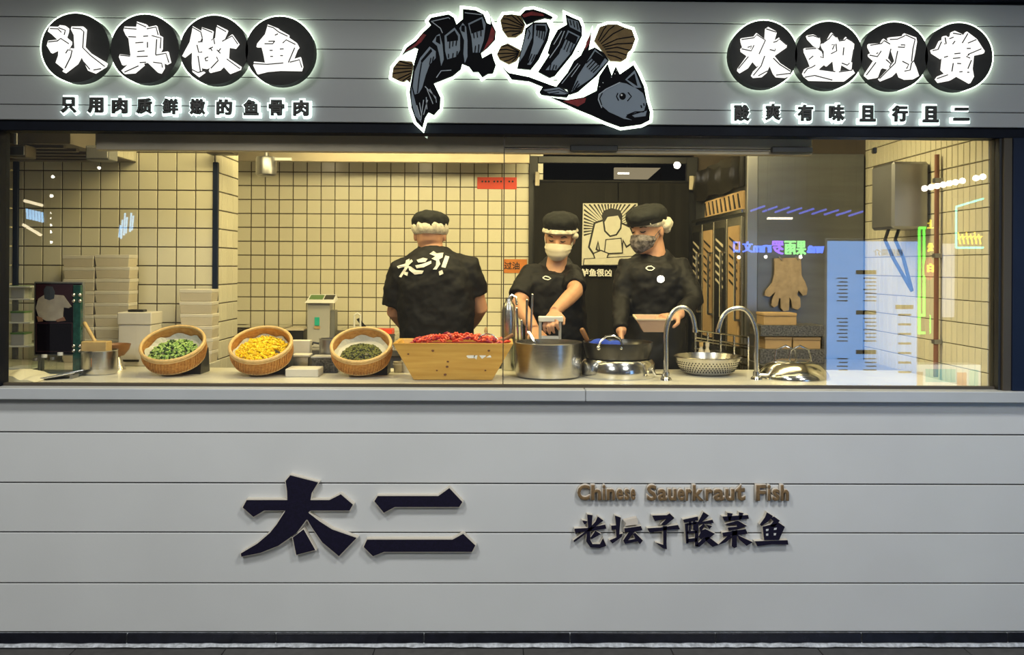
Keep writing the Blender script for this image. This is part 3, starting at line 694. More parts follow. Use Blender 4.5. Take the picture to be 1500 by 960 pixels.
# ---------------------------------------------------------------- raised lettering on the lower wall
def raised(name, label, cv, polys, cat='sign letter', face='charnavy', edge='charedge', off=1.6, dep=0.030, gold=None, group=None, dots=None):
    allp = [p for pl in polys for p in cv(pl)]
    cx = sum(p[0] for p in allp) / len(allp); cy = max(p[1] for p in allp)
    t = thing(name, label, cat, P(cx, cy, 0.0), group=group)
    to = on_plane(-dep)
    for pl in polys:
        s_ = B().poly(offset_poly(cv(pl), off), -dep + 0.004, 0.0, to).obj('stroke', edge, t)
        B().poly(cv(pl), -dep, -dep + 0.006, to).obj('stroke_face', face, s_)
    if gold: 
        g = B(); g2 = B()
        for pl in gold: g.poly(cv(pl), -dep, -0.001, to)
        g.obj('bare_gold_stroke', 'goldedge', t)
    if dots:
        for pl in dots: B().poly(cv(pl), -dep - 0.001, -dep, to).obj('pale_counter', 'plank', t)
    return t
c1 = crop(330, 680, 3.846)
raised('sign_character', 'large navy character 太 on the grey planks under the counter', c1, [[(340,95),(365,65),(522,105),(485,165),(478,205),(585,205),(650,172),(718,230),(700,262),(480,262),(465,275),(530,325),(600,370),(738,418),(640,520),(545,440),(490,360),(460,310),(400,390),(300,460),(200,500),(90,522),(88,505),(180,450),(250,390),(290,340),(340,262),(220,262),(158,298),(98,245),(120,205),(350,205),(348,150)],[(440,370),(505,485),(400,512),(380,415)]], off=1.5)
raised('sign_character', 'large navy character 二 of two bars on the grey planks', c1, [[(840,210),(858,182),(1200,182),(1262,137),(1335,215),(1318,242),(955,242),(893,275)],[(780,468),(798,428),(1280,428),(1340,395),(1408,460),(1390,495),(895,495),(832,520)]], off=1.5)
c2 = crop(835, 745, 9.09); c3 = crop(995, 745, 8.82)
GRP = 'row of six dark characters on the lower planks'
def row(ch, cv, polys, i, **k): raised('sign_character', 'dark medium-sized character %s, %s of six on the lower planks' % (ch, ORD[i]), cv, polys, off=0.55, dep=0.026, group=GRP, **k)
row('老', c2, [[(230,85),(300,95),(285,300),(245,300)],[(165,165),(230,175),(220,205),(190,215)],[(60,275),(240,265),(470,220),(485,270),(290,300),(120,320),(70,335)],[(370,110),(445,165),(330,250),(60,450),(45,435),(260,270),(340,180)],[(225,330),(270,300),(270,420),(300,480),(400,480),(440,400),(485,500),(400,530),(270,520),(215,440)],[(340,300),(410,345),(290,410),(270,400)]], 0)
row('坛', c2, [[(600,100),(675,125),(655,350),(700,340),(690,380),(565,470),(530,430),(620,390),(610,280),(555,290),(550,235),(615,230)],[(725,270),(945,240),(965,290),(850,310),(730,320)],[(790,310),(860,310),(770,430),(870,410),(840,340),(870,330),(970,430),(930,480),(900,440),(730,475),(710,430)]], 1, gold=[[(715,165),(890,125),(905,170),(900,215),(735,235),(745,200)]])
row('子', c2, [[(1095,100),(1290,95),(1330,70),(1390,130),(1280,220),(1250,230),(1215,215),(1290,140),(1130,170)],[(1030,270),(1200,260),(1440,225),(1465,280),(1280,290),(1060,325)],[(1240,240),(1290,240),(1285,450),(1290,545),(1230,530),(1145,460),(1245,490)]], 2)
row('酸', c3, [[(50,150),(240,110),(245,150),(65,185)],[(75,200),(115,200),(120,455),(90,455)],[(205,170),(250,180),(245,490),(205,490)],[(100,300),(230,290),(230,320),(100,330)],[(100,400),(230,385),(230,430),(100,440)],[(130,165),(155,165),(150,290),(125,290)],[(180,160),(205,160),(205,280),(180,280)],[(100,195),(220,180),(220,200),(100,220)],[(315,50),(385,95),(290,180),(430,150),(445,190),(250,205),(245,180)],[(260,250),(320,200),(335,220),(275,310)],[(345,210),(425,230),(390,270)],[(290,290),(340,270),(460,330),(350,420),(260,500),(210,490),(330,370),(280,400),(250,370)],[(330,380),(380,370),(510,470),(430,500),(350,430)]], 3)
row('菜', c3, [[(560,110),(890,90),(900,135),(600,165),(580,160)],[(620,60),(690,70),(660,160),(640,160)],[(775,55),(830,65),(800,140),(775,140)],[(600,205),(760,160),(875,230),(760,270),(640,290),(630,250),(750,240),(740,210),(620,220)],[(560,320),(860,270),(885,330),(570,365)],[(685,290),(750,290),(745,500),(710,515),(680,490)],[(640,350),(690,370),(600,440),(510,470)],[(750,340),(800,370),(950,440),(870,485),(770,400)]], 4)
row('鱼', c3, [[(1135,55),(1210,100),(1150,170),(1060,230),(1045,210),(1110,120)],[(1180,130),(1230,110),(1300,160),(1230,240),(1170,235),(1220,170)],[(1080,240),(1290,190),(1365,240),(1290,410),(1100,410)],[(980,430),(1400,415),(1410,470),(1200,465),(1010,490)]], 5, dots=[[(1120,268),(1155,265),(1150,290),(1120,295)],[(1225,255),(1260,250),(1255,275),(1222,280)],[(1120,328),(1150,325),(1148,352),(1122,354)],[(1220,322),(1252,320),(1245,348),(1220,350)]])

# gold English words, letter by letter
wordbox = {'Chinese': [(845, 865), (865, 882), (882, 888), (888, 902), (902, 914), (914, 923), (923, 932)],
           'Sauerkraut': [(947, 963), (963, 978), (978, 992), (992, 1004), (1004, 1014), (1014, 1032), (1033, 1045), (1045, 1062), (1062, 1077), (1077, 1093)],
           'Fish': [(1107, 1123), (1124, 1130), (1131, 1143), (1143, 1157)]}
for wd, boxes in wordbox.items():
    for i, (ch, (a, b)) in enumerate(zip(wd, boxes)):
        tall = ch in 'CSFhkit'
        top = 711 if tall else 717
        t = thing('gold_letter', 'small gold letter %s, %s letter of the word %s' % (ch, ORD[i], wd), 'sign letter', P((a + b) / 2, 735, 0), group='gold letters of the English line')
        p0 = P(a + 1, 734 - (1 if wd == 'Chinese' else 0), -0.024); p1 = P(b - 1, top, -0.024)
        fit_text(ch, 'face', 'gold', (p0.x, p0.z), (p1.x, p1.z), (-0.024, -0.018), t, bold=0.03)
        e = 0.0022
        fit_text(ch, 'return', 'goldedge', (p0.x - e, p0.z - e), (p1.x + e, p1.z + e), (-0.019, 0.0), t, bold=0.05)

# ================================================================== kitchen fittings
def px_box(b, x0, y0, x1, y1, Y, dep):      # a box whose front face fills the pixel rectangle on plane Y
    a = P(x0, y1, Y); c = P(x1, y0, Y)
    return b.box((a.x, Y, a.z), (c.x, Y + dep, c.z))
wt2 = thing('kitchen_worktop', 'cream worktop against the tiled pillar carrying the carton stacks', 'worktop', (-2.2, 0.73, 0))
B().box((-2.85, 0.725, 1.0), (PX1 + 0.04, 1.055, WZ)).obj('slab', 'counter', wt2, bevel=0.002)
B().box((-2.85, 0.73, 0.0), (PX1 + 0.03, 1.05, 1.0)).obj('base', 'steel_d', wt2)
wt3 = thing('kitchen_worktop', 'steel side worktop at right in front of the tall fridge', 'worktop', (1.7, 0.73, 0))
B().box((1.36, 0.725, 1.0), (2.0, 1.24, WZ)).obj('slab', 'steel_d', wt3, bevel=0.002)
B().box((1.38, 0.73, 0.0), (2.0, 1.22, 1.0)).obj('base', 'steel_d', wt3)
bc = thing('back_counter', 'steel back counter along the cream tiled wall behind the cook', 'counter', (-0.9, 2.1, 0))
BZ = 1.0
B().box((-1.95, 2.12, BZ - 0.04), (0.15, 2.74, BZ)).obj('top', 'steel', bc, bevel=0.003)
B().box((-1.93, 2.16, 0.0), (0.13, 2.74, BZ - 0.04)).obj('body', 'steel_d', bc)

# hood over the back counter and the rail behind the window head
HY_ = 2.3
hd2 = thing('extractor_hood', 'long stainless extractor hood lip along the top of the tiled wall', 'hood', (-0.7, HY_, 2.2))
a = P(345, 236, HY_); c = P(776, 221, HY_)
B().box((a.x, HY_, a.z), (c.x, HY_ + 0.04, c.z)).obj('front_lip', 'railm', hd2, bevel=0.003)
B().hexa([(a.x, HY_ + 0.04, a.z + 0.01), (c.x, HY_ + 0.04, a.z + 0.01), (c.x, 2.74, 2.40), (a.x, 2.74, 2.40), (a.x, HY_ + 0.04, a.z + 0.03), (c.x, HY_ + 0.04, a.z + 0.03), (c.x, 2.74, 2.44), (a.x, 2.74, 2.44)]).obj('canopy', 'steel', hd2)
for k, px in enumerate((458, 612)):
    q = P(px, 228, HY_ + 0.1); B().lathe([(0.0001, -0.012), (0.05, -0.012), (0.06, 0.0), (0.06, 0.02)], (q.x, HY_ + 0.12, a.z + 0.036), 20).obj('hood_lamp', light_mat('hood_lamp_light', (1, 0.85, 0.55), 6), hd2)
rl = thing('steel_rail', 'long stainless rail just inside the top of the window', 'rail', (-0.2, 0.11, 2.05))
a = P(140, 217, 0.11); c = P(1190, 201, 0.11)
B().box((a.x, 0.11, a.z - 0.008), (c.x, 0.15, c.z)).obj('rail_body', 'railm', rl, bevel=0.003)
B().tube([(P(740, 0, 0.1).x, 0.105, a.z + 0.012), (c.x, 0.105, a.z + 0.012)], 0.006, 8).obj('track_rod', 'steel_s', rl)
for (x0, x1) in ((835, 905), (1130, 1190), (1278, 1284)):
    q0 = P(x0, 212, 0.095); q1 = P(x1, 212, 0.095)
    B().box((q0.x, 0.085, a.z + 0.000), (q1.x, 0.108, a.z + 0.026)).obj('roller_block', 'darkplast', rl, bevel=0.004)
tl_ = thing('tube_lamp', 'slim lit tube lamp under the steel rail above the cooks', 'lamp', (0.6, 0.16, 2.03))
p0 = P(918, 216, 0.19); p1 = P(1180, 217, 0.19)
B().tube([(p0.x, 0.19, p0.z), (p1.x, 0.19, p0.z)], 0.008, 8).obj('tube', light_mat('tube_light', (1, 0.9, 0.7), 4), tl_)
B().box((p0.x, 0.18, p0.z + 0.007), (p1.x, 0.20, p0.z + 0.02)).obj('housing', 'steel_d', tl_)
for u in (0.1, 0.9): B().tube([(p0.x + (p1.x - p0.x) * u, 0.19, p0.z + 0.015), (p0.x + (p1.x - p0.x) * u, 0.19, 2.5)], 0.004, 6).obj('hanger', 'steel_d', tl_)

# grey clamps and fittings hung from the ceiling
def bracket(x0, y0, x1, y1, Y, label, m='greyplast'):
    t = thing('ceiling_bracket', label, 'bracket', P((x0 + x1) / 2, y1, Y))
    b = B(); px_box(b, x0, y0, x1, y1, Y, 0.09); b.obj('block', m, t, bevel=0.004)
    q = P((x0 + x1) / 2, y0, Y + 0.045); B().tube([q, (q.x, q.y, 2.5)], 0.008, 8).obj('hanger', 'steel_d', t)
    a = P(x0 + 2, y0 + 2, Y); c = P(x1 - 2, y1 - 2, Y)
    B().box((a.x, Y - 0.004, c.z), (c.x, Y, a.z)).obj('face_plate', 'greyplast_l' if m == 'greyplast' else 'steel_d', t, bevel=0.0015)
bracket(8, 212, 38, 230, 0.30, 'grey ceiling bracket at the far left edge of the window', 'bronze')
bracket(125, 213, 160, 234, 0.33, 'grey ceiling bracket with a pale face in front of the soffit')
bracket(302, 216, 342, 225, 0.95, 'small dark ceiling bracket above the navy corner guard', 'bronze')
cy = thing('ceiling_spotlight', 'short steel cylinder spotlight hanging near the left tiled corner', 'lamp', P(390, 258, 1.2))
q = P(390, 245, 1.2)
B().lathe([(0.0001, -0.05), (0.045, -0.05), (0.055, -0.04), (0.055, 0.045), (0.05, 0.055), (0.0001, 0.055)], q, 24).obj('housing', 'steel_d', cy, smooth=True)
B().tube([(q.x, q.y, q.z + 0.05), (q.x, q.y, 2.5)], 0.012, 8).obj('stem', 'steel_d', cy)
B().box((q.x + 0.05, q.y - 0.02, q.z + 0.035), (q.x + 0.14, q.y + 0.0, q.z + 0.05)).obj('arm', 'white', cy)

# labels on the back wall
t = thing('wall_label', 'red rectangular label stuck high on the cream tiled wall', 'label', P(728, 277, BY - 0.007))
a = P(699, 277, BY - 0.010); c = P(757, 260, BY - 0.010)
B().box((a.x, BY - 0.011, a.z), (c.x, BY - 0.0065, c.z)).obj('card', 'redlab', t)
for k, px in enumerate((706.5, 711.5, 716, 724, 729, 734, 746, 751)):
    B().poly(disc_outline(px, 266, 1.4, 1.5, 10), BY - 0.0125, BY - 0.011, on_plane(BY - 0.012)).obj('printed_dot', 'ink', t)
t = thing('wall_label', 'orange label with dark characters on the tiles beside the masked cook', 'label', P(752, 400, BY - 0.007))
a = P(738, 400, BY - 0.010); c = P(772, 380, BY - 0.010)
B().box((a.x, BY - 0.011, a.z), (c.x, BY - 0.0065, c.z)).obj('card', 'orangelab', t)
p0 = P(738.5, 395, BY - 0.012); p1 = P(761, 384, BY - 0.012)
fit_text('过油', 'lettering', 'ink', (p0.x, p0.z), (p1.x, p1.z), (BY - 0.0125, BY - 0.011), t, bold=0.02)

# black curtain with a printed panel in the doorway
cu = thing('black_curtain', 'black curtain with white printed panel hanging in the doorway', 'curtain', ((DX0 + DX1) / 2, BY - 0.06, 0))
CT = CZ + (HY - 265) / F * (D + BY - 0.06)
def curtain(xa, xb, ph):
    b = B(); n = 26; fr = []; bk = []
    cols = []
    for i in range(n + 1):
        x = xa + (xb - xa) * i / n; y = BY - 0.062 + 0.003 * math.sin(i * 0.6 + ph) + 0.002 * math.sin(i * 1.5 + ph)
        cols.append([Vector((x, y, 0.15)), Vector((x, y, CT)), Vector((x, y + 0.004, CT)), Vector((x, y + 0.004, 0.15))])
    b.rings(cols); return b.obj('curtain_panel', 'curtain', cu, smooth=False)
xs = P(905, 400, BY - 0.06).x
curtain(DX0 + 0.01, xs - 0.004, 0); curtain(xs + 0.004, DX1 - 0.05, 1.4)
B().tube([(DX0 - 0.0, BY - 0.06, CT), (DX1 - 0.02, BY - 0.06, CT)], 0.010, 8).obj('curtain_rod', 'black', cu)
for px, py in ((787, 262), (1013, 268)):
    q = P(px, py, BY - 0.08); B().box((q.x - 0.016, BY - 0.085, q.z - 0.05), (q.x + 0.016, BY - 0.072, q.z + 0.05)).obj('tie_tape', 'cream', cu, bevel=0.004)
# printed panel: sun rays over a plain cook at a board
PYp = BY - 0.082; tp = on_plane(PYp)
def pr(pts, m, k, name='print', b=None):
    B().poly(pts, PYp - 0.0012 * k, PYp - 0.0012 * (k - 1) + 0.0002, tp).obj(name, m, pan)
pan = B().poly([(854, 298), (934, 298), (934, 390), (852, 389)], PYp, PYp + 0.004, tp).obj('printed_panel', 'paper', cu)
cpt = (893, 335)
b = B()
for k in range(30):
    an = math.pi * (1.0 + (k + 0.5) / 30) if False else math.pi * (0.92 + 1.16 * k / 29)
    d = Vector((math.cos(an), math.sin(an))); n_ = Vector((-d.y, d.x))
    def clip(q):
        return (min(max(q.x, 855), 933), min(max(q.y, 299), 389))
    L = 200
    tx = ((855 - cpt[0]) / d.x if d.x < -1e-6 else (933 - cpt[0]) / d.x if d.x > 1e-6 else 1e9)
    ty = ((299 - cpt[1]) / d.y if d.y < -1e-6 else (389 - cpt[1]) / d.y if d.y > 1e-6 else 1e9)
    L = min(tx, ty)
    o_ = Vector(cpt)
    b.poly([tuple(o_ + d * 14), clip(o_ + d * L + n_ * L * 0.034), clip(o_ + d * L - n_ * L * 0.034)], PYp - 0.0012, PYp - 0.0002, tp)
b.obj('printed_rays', 'ink', pan, kind='stuff')
def outline_fill(pts, w_=1.6, k=2, fill='paper'):
    pr(offset_poly(pts, w_ * 1.5), 'ink', k, 'print_outline'); pr(pts, fill, k + 1, 'print_fill')
outline_fill([(872, 328), (890, 322), (905, 326), (922, 334), (930, 352), (918, 360), (912, 350), (910, 368), (880, 370), (876, 352), (872, 366), (884, 374), (876, 380), (864, 362)], 1.8, 2)
outline_fill([(884, 316), (892, 311), (903, 312), (909, 320), (908, 334), (902, 343), (894, 345), (887, 338)], 1.6, 4)
pr([(881, 318), (884, 309), (895, 305), (908, 308), (912, 317), (909, 324), (905, 316), (890, 318), (885, 326)], 'ink', 7, 'print_hair')
outline_fill([(888, 352), (909, 350), (911, 370), (886, 371)], 1.0, 6)
outline_fill([(870, 372), (880, 368), (890, 372), (888, 378), (872, 379)], 1.2, 8)
outline_fill([(856, 380), (931, 376), (933, 388), (855, 388)], 0.8, 8)
p0 = P(851, 405.5, PYp); p1 = P(896, 394, PYp)
fit_text('鲈鱼很凶', 'lettering', 'fwhite', (p0.x, p0.z), (p1.x, p1.z), (PYp - 0.002, PYp), cu, bold=0.03)
# what shows above the curtain: passage ceiling lamp
pl = thing('ceiling_panel_lamp', 'lit panel lamp in the dark passage seen above the curtain', 'lamp', P(935, 255, 3.4))
a = P(900, 262, 3.4); c = P(968, 246, 3.4)
B().hexa([(a.x, 3.4, a.z), (c.x - 0.1, 3.4, a.z), (c.x - 0.1, 3.44, a.z), (a.x, 3.44, a.z), (a.x, 3.4, c.z), (c.x, 3.4, c.z), (c.x, 3.44, c.z), (a.x, 3.44, c.z)]).obj('diffuser', light_mat('passage_panel', (1, 0.82, 0.5), 0.32), pl)
q = P(918, 254, 3.38); B().box((q.x - 0.07, 3.375, q.z - 0.006), (q.x + 0.02, 3.395, q.z + 0.006)).obj('lamp_tube', light_mat('passage_tube', (1, 0.95, 0.85), 3), pl)
B().box((a.x + 0.1, 3.41, c.z), (a.x + 0.12, 3.43, 2.5)).obj('hanger', 'black', pl)

# tall fridge row at right
FRX = P(1096, 400, 1.30).x; FY0, FY1 = 1.30, 2.62
fr = thing('tall_fridge', 'tall stainless fridge with printed doors and a broad grey side', 'fridge', (1.7, 1.3, 0))
B().box((FRX, FY0, 0.05), (RX - 0.02, FY1, 2.19)).obj('body', 'steel_b', fr, bevel=0.004)
B().box((FRX - 0.012, FY0 - 0.012, 0.0), (FRX + 0.05, FY0 + 0.03, 2.19)).obj('corner_post', 'steel_d', fr, bevel=0.004)
FT = 1.86
dw = (FY1 - FY0 - 0.04) / 4
for k in range(4):
    y0 = FY0 + 0.04 + k * dw
    for (z0, z1) in ((0.12, 1.02), (1.05, FT - 0.02)):
        d_ = B().box((FRX - 0.028, y0 + 0.008, z0), (FRX - 0.002, y0 + dw - 0.008, z1)).obj('door', 'steel', fr, bevel=0.004)
        B().box((FRX - 0.034, y0 + 0.05, z0 + 0.05), (FRX - 0.028, y0 + dw - 0.05, z1 - 0.05)).obj('door_print', 'kraft' if (k % 2 == 0 and z0 > 1) else 'black', d_)
        B().tube([(FRX - 0.055, y0 + 0.035, z0 + 0.2), (FRX - 0.055, y0 + 0.035, z1 - 0.2)], 0.008, 8).obj('handle', 'steel_s', d_)
        for zz in (z0 + 0.2, z1 - 0.2):
            B().box((FRX - 0.055, y0 + 0.029, zz - 0.006), (FRX - 0.026, y0 + 0.041, zz + 0.006)).obj('handle_foot', 'steel_s', d_)
        if z0 > 1:
            b = B()
            for j in range(6):
                zb = 1.42 + j * 0.05; yy = y0 + 0.06
                b.hexa([(FRX - 0.0365, yy, zb), (FRX - 0.0345, yy, zb), (FRX - 0.0345, yy + dw - 0.14, zb + 0.05), (FRX - 0.0365, yy + dw - 0.14, zb + 0.05), (FRX - 0.0365, yy, zb + 0.016), (FRX - 0.0345, yy, zb + 0.016), (FRX - 0.0345, yy + dw - 0.14, zb + 0.062), (FRX - 0.0365, yy + dw - 0.14, zb + 0.062)])
            b.obj('print_stripes', 'ink' if k % 2 == 0 else 'cream', d_, kind='stuff')
B().box((FRX - 0.03, FY0 + 0.035, FT), (FRX - 0.005, FY1, FT + 0.02)).obj('door_head_rail', 'steel_s', fr)
sh = thing('plastic_sheet', 'black plastic sheet draped over the top of the tall fridge', 'sheet', (FRX, 1.9, 1.98))
b = B(); rs = []
for i in range(15):
    y = FY0 + 0.05 + (FY1 - FY0 - 0.1) * i / 14; d_ = 0.012 + 0.012 * math.sin(i * 1.7)
    rs.append([Vector((FRX - 0.008, y, 2.015)), Vector((FRX - 0.02 - d_, y, 2.005 + 0.012 * math.sin(i))), Vector((FRX - 0.035 - d_ * 0.6, y + 0.02 * math.sin(i * 2), 2.1)), Vector((FRX - 0.02 - d_, y, 2.205)), Vector((FRX + 0.1, y, 2.21 + d_)), Vector((FRX + 0.1, y, 2.2)), Vector((FRX - 0.005, y, 2.196))])
b.rings(rs).obj('sheet', 'plasticbag', sh, smooth=True)
cb = thing('printed_carton_strip', 'cream card strip with black stripes above the fridge doors', 'card', (FRX - 0.02, 1.7, FT + 0.02))
B().box((FRX - 0.022, FY0 + 0.05, FT + 0.021), (FRX - 0.006, 2.25, FT + 0.125)).obj('card', 'kraft', cb)
for j in range(9):
    yy = FY0 + 0.08 + j * 0.1
    B().hexa([(FRX - 0.026, yy, FT + 0.03), (FRX - 0.022, yy, FT + 0.03), (FRX - 0.022, yy + 0.03, FT + 0.03), (FRX - 0.026, yy + 0.03, FT + 0.03), (FRX - 0.026, yy + 0.05, FT + 0.115), (FRX - 0.022, yy + 0.05, FT + 0.115), (FRX - 0.022, yy + 0.07, FT + 0.115), (FRX - 0.026, yy + 0.07, FT + 0.115)]).obj('stripe', 'ink', cb)

# glove hanging on the fridge side
gv = thing('hanging_glove', 'flat tan glove hanging fingers down on the grey fridge side', 'glove', P(1155, 457, FY0 - 0.03))
tg = on_plane(FY0 - 0.03)
cG = crop(1090, 360, 4.573)
B().poly(cG([(205,85),(380,80),(385,160),(385,200),(410,245),(425,290),(420,330),(395,335),(365,300),(355,330),(375,350),(380,410),(360,430),(325,420),(318,370),(305,345),(300,435),(265,440),(248,420),(245,355),(235,350),(225,400),(200,415),(185,400),(190,360),(210,310),(170,345),(140,335),(145,305),(190,250),(205,190)]), FY0 - 0.030, FY0 - 0.014, tg).obj('glove_body', 'glove', gv, bevel=0.0)
for px in (1144, 1168):
    q = P(px, 380, FY0 - 0.03); B().tube([(q.x, FY0 - 0.04, q.z), (q.x, FY0 - 0.002, q.z + 0.012)], 0.005, 8).obj('hook', 'steel_d', gv)

# water heater, pipe on the right wall
wh = thing('water_heater', 'grey steel wall heater with pipes below at the right tiled wall', 'heater', P(1335, 335, 0.56))
a = P(1307, 335, 0.56); c = P(1360, 214, 0.56)
B().box((a.x, 0.56, a.z), (RX - 0.014, 0.80, min(c.z, 2.06))).obj('casing', 'steel_d', wh, bevel=0.012)
for dx, dy in ((0.03, 0.06), (0.08, 0.1)):
    B().tube([(a.x + dx, 0.66, a.z + 0.01), (a.x + dx - 0.02, 0.66, a.z - 0.05), (a.x + dx + 0.03, 0.68, a.z - 0.14), (RX - 0.03, 0.70, a.z - 0.3)], 0.009, 8).obj('pipe', 'darkplast', wh, smooth=True)
bp_ = thing('wall_pipe', 'slim brown vertical pipe on the right tiled wall', 'pipe', (RX - 0.03, 0.46, WZ))
B().tube([(RX - 0.03, 0.46, WZ), (RX - 0.03, 0.46, 2.08)], 0.011, 10).obj('pipe', 'brownpipe', bp_, smooth=True)
for z in (1.2, 1.6, 1.95):
    B().box((RX - 0.044, 0.445, z), (RX - 0.008, 0.475, z + 0.02)).obj('clip', 'steel_d', bp_)

# ================================================================== things on the worktops
def atop(px, py, z=WZ):      # foot point of something standing at height z
    return PZ(px, py, z)
# ---- takeaway cartons
def carton(label, loc, w, d, h, group):
    t = thing('takeaway_carton', label, 'carton', loc, group=group)
    x, y, z = loc
    b = B(); b.rings([[Vector((x + sx * w * k / 2, y + sy * d * k / 2, z + zz)) for sx, sy in ((-1, -1), (1, -1), (1, 1), (-1, 1))] for k, zz in ((0.93, 0.0005), (0.99, h - 0.018))])
    b.obj('tub', 'cream', t, bevel=0.002)
    B().box((x - w / 2, y - d / 2, z + h - 0.018), (x + w / 2, y + d / 2, z + h - 0.0005)).obj('lid', 'carton_w', t, bevel=0.002)
    return t
def stack(x0, x1, ytop, Y, n, name):
    a = P(x0, 400, Y); c = P(x1, 400, Y); top = P(x0, ytop, Y).z
    h = (top - WZ) / n; w = c.x - a.x
    for k in range(n):
        carton('cream takeaway carton, %s' % name(n - 1 - k), ((a.x + c.x) / 2 + random.uniform(-.003, .003), Y + 0.06, WZ + k * h), w, 0.11, h, 'cream cartons stacked by the pillar')
def nm(which):
    return lambda k: ('topmost of %s' % which) if k == 0 else '%s from the top of %s' % (ORD[k], which)
stack(91, 137, 374, 0.90, 9, nm('the tall stack by the dark picture'))
stack(138, 189, 373, 0.90, 9, nm('the tall stack beside the white box'))
stack(263, 311, 424, 0.92, 6, nm('the short stack by the navy corner guard'))
wb_ = thing('white_box', 'plain white lidded box standing right of the tall carton stacks', 'box', P(197, 530, 0.78))
a = P(173, 480, 0.76); c = P(221, 458, 0.76); zs_ = P(200, 476, 0.76).z
B().box((a.x, 0.76, WZ), (c.x, 0.90, zs_ - 0.002)).obj('body', 'carton_w', wb_, bevel=0.004)
B().box((a.x - 0.004, 0.757, zs_), (c.x + 0.004, 0.903, c.z)).obj('lid', 'carton_w', wb_, bevel=0.004)
q = P(200, 455, 0.80); B().box((P(188, 455, .8).x, 0.79, c.z), (P(211, 455, .8).x, 0.84, c.z + 0.012)).obj('handle', 'darkplast', wb_, bevel=0.003)
q = P(191, 529, 0.755); B().box((q.x - 0.04, 0.753, q.z - 0.004), (q.x + 0.04, 0.76, q.z + 0.006)).obj('slot', 'darkplast', wb_)
# ---- framed dark picture on a stand, acrylic rack, towel, tray at far left
pc = thing('framed_picture', 'dark framed picture of a person in a grey uniform standing at far left', 'picture', P(86, 540, 0.50))
YP = 0.50; a = P(49, 521, YP); c = P(122, 413, YP)
fb = B().box((a.x, YP, a.z), (c.x, YP + 0.02, c.z)).obj('frame', 'greyplast', pc, bevel=0.003)
B().box((a.x + 0.008, YP - 0.002, a.z + 0.006), (c.x - 0.006, YP + 0.001, c.z - 0.008)).obj('screen', 'screen', pc)
tpic = on_plane(YP - 0.003)
cP = crop(0, 370, 4.286)
def pic(pts, m, k): B().poly(cP(pts), YP - 0.003 - 0.0006 * k, YP - 0.002, tpic).obj('picture_print', m, pc)
pic([(225,200),(455,200),(455,330),(350,290),(225,300)], 'maroon', 0)
pic([(240,290),(280,265),(340,265),(400,270),(450,340),(430,350),(400,345),(395,410),(350,430),(290,430),(270,420),(240,400),(225,350)], 'uniform', 1)
pic([(275,235),(290,210),(330,215),(345,250),(340,290),(310,300),(280,290)], 'print_blue', 2)
pic([(230,400),(265,410),(270,432),(240,436)], 'print_skin', 2); pic([(350,425),(400,405),(412,428),(360,436)], 'print_skin', 2)
pic([(225,440),(455,440),(455,625),(225,625)], 'maroon', 0); pic([(232,446),(450,446),(450,620),(232,620)], 'screen', 1)
for dx in (0.02, 0.18):
    B().box((a.x + dx, YP, WZ), (a.x + dx + 0.02, YP + 0.02, a.z)).obj('leg', 'greyplast', pc)
B().box((a.x, YP - 0.03, WZ), (c.x, YP + 0.06, WZ + 0.006)).obj('foot', 'greyplast', pc)
gp = thing('acrylic_post', 'green-edged acrylic post with steel knobs right of the dark picture', 'post', P(115, 545, 0.44))
a = P(107, 418, 0.44); c = P(118, 418, 0.44)
B().box((a.x, 0.44, WZ), (c.x, 0.465, a.z)).obj('post', 'gedge', gp, bevel=0.002)
for px in (108, 117):
    for py in (432, 441, 507, 514):
        q = P(px, py, 0.43); B().sphere(q, 0.008, 10, 6).obj('knob', 'steel_s', gp, smooth=True)
rk = thing('acrylic_rack', 'clear acrylic shelf rack with small boxes at the far left', 'rack', P(28, 545, 0.55))
a = P(12, 419, 0.55); c = P(49, 419, 0.55)
for x in (a.x, c.x - 0.006): B().box((x, 0.52, WZ), (x + 0.006, 0.66, a.z)).obj('side', 'gglass', rk)
for z in (WZ + 0.01, 1.16, 1.27, 1.38, a.z - 0.006): B().box((a.x, 0.52, z), (c.x, 0.66, z + 0.005)).obj('shelf', 'white', rk)
for i, (z, h, lab) in enumerate(((1.165, 0.06, 'lowest'), (1.275, 0.05, 'middle'), (1.385, 0.06, 'upper'))):
    t = thing('small_box', 'small grey-green box on the %s shelf of the acrylic rack' % lab, 'box', (a.x + 0.05, 0.58, z), group='boxes in the acrylic rack')
    B().box((a.x + 0.012, 0.55, z), (a.x + 0.075, 0.62, z + h - 0.008)).obj('body', 'greyplast_l', t, bevel=0.002)
    B().box((a.x + 0.010, 0.548, z + h - 0.008), (a.x + 0.077, 0.622, z + h)).obj('lid', 'lcd', t, bevel=0.002)
tw = thing('folded_towel', 'folded cream towel lying at the far left of the worktop', 'towel', atop(20, 556))
b = B(); rs = []
for i in range(13):
    u = i / 12; x = P(4, 550, 0.2).x + u * 0.17
    h = 0.03 + 0.018 * math.sin(u * 5) + 0.008 * math.sin(u * 17); y1 = 0.34 + 0.04 * math.sin(u * 3)
    rs.append([Vector((x, 0.12 + 0.02 * u, WZ + 0.001)), Vector((x, 0.115 + 0.02 * u, WZ + h * 0.6)), Vector((x, 0.2, WZ + h)), Vector((x, 0.28, WZ + h * 0.85)), Vector((x, y1, WZ + h * 0.4)), Vector((x, y1, WZ + 0.001))])
b.rings(rs).obj('cloth', 'towel', tw, smooth=True)
tr = thing('perforated_tray', 'slanted perforated steel tray beside the towel', 'tray', atop(90, 552))
p00, p10 = atop(52, 556), atop(124, 549)
Xa, Xb = P(66, 550, 0.25).x, P(120, 545, 0.35).x
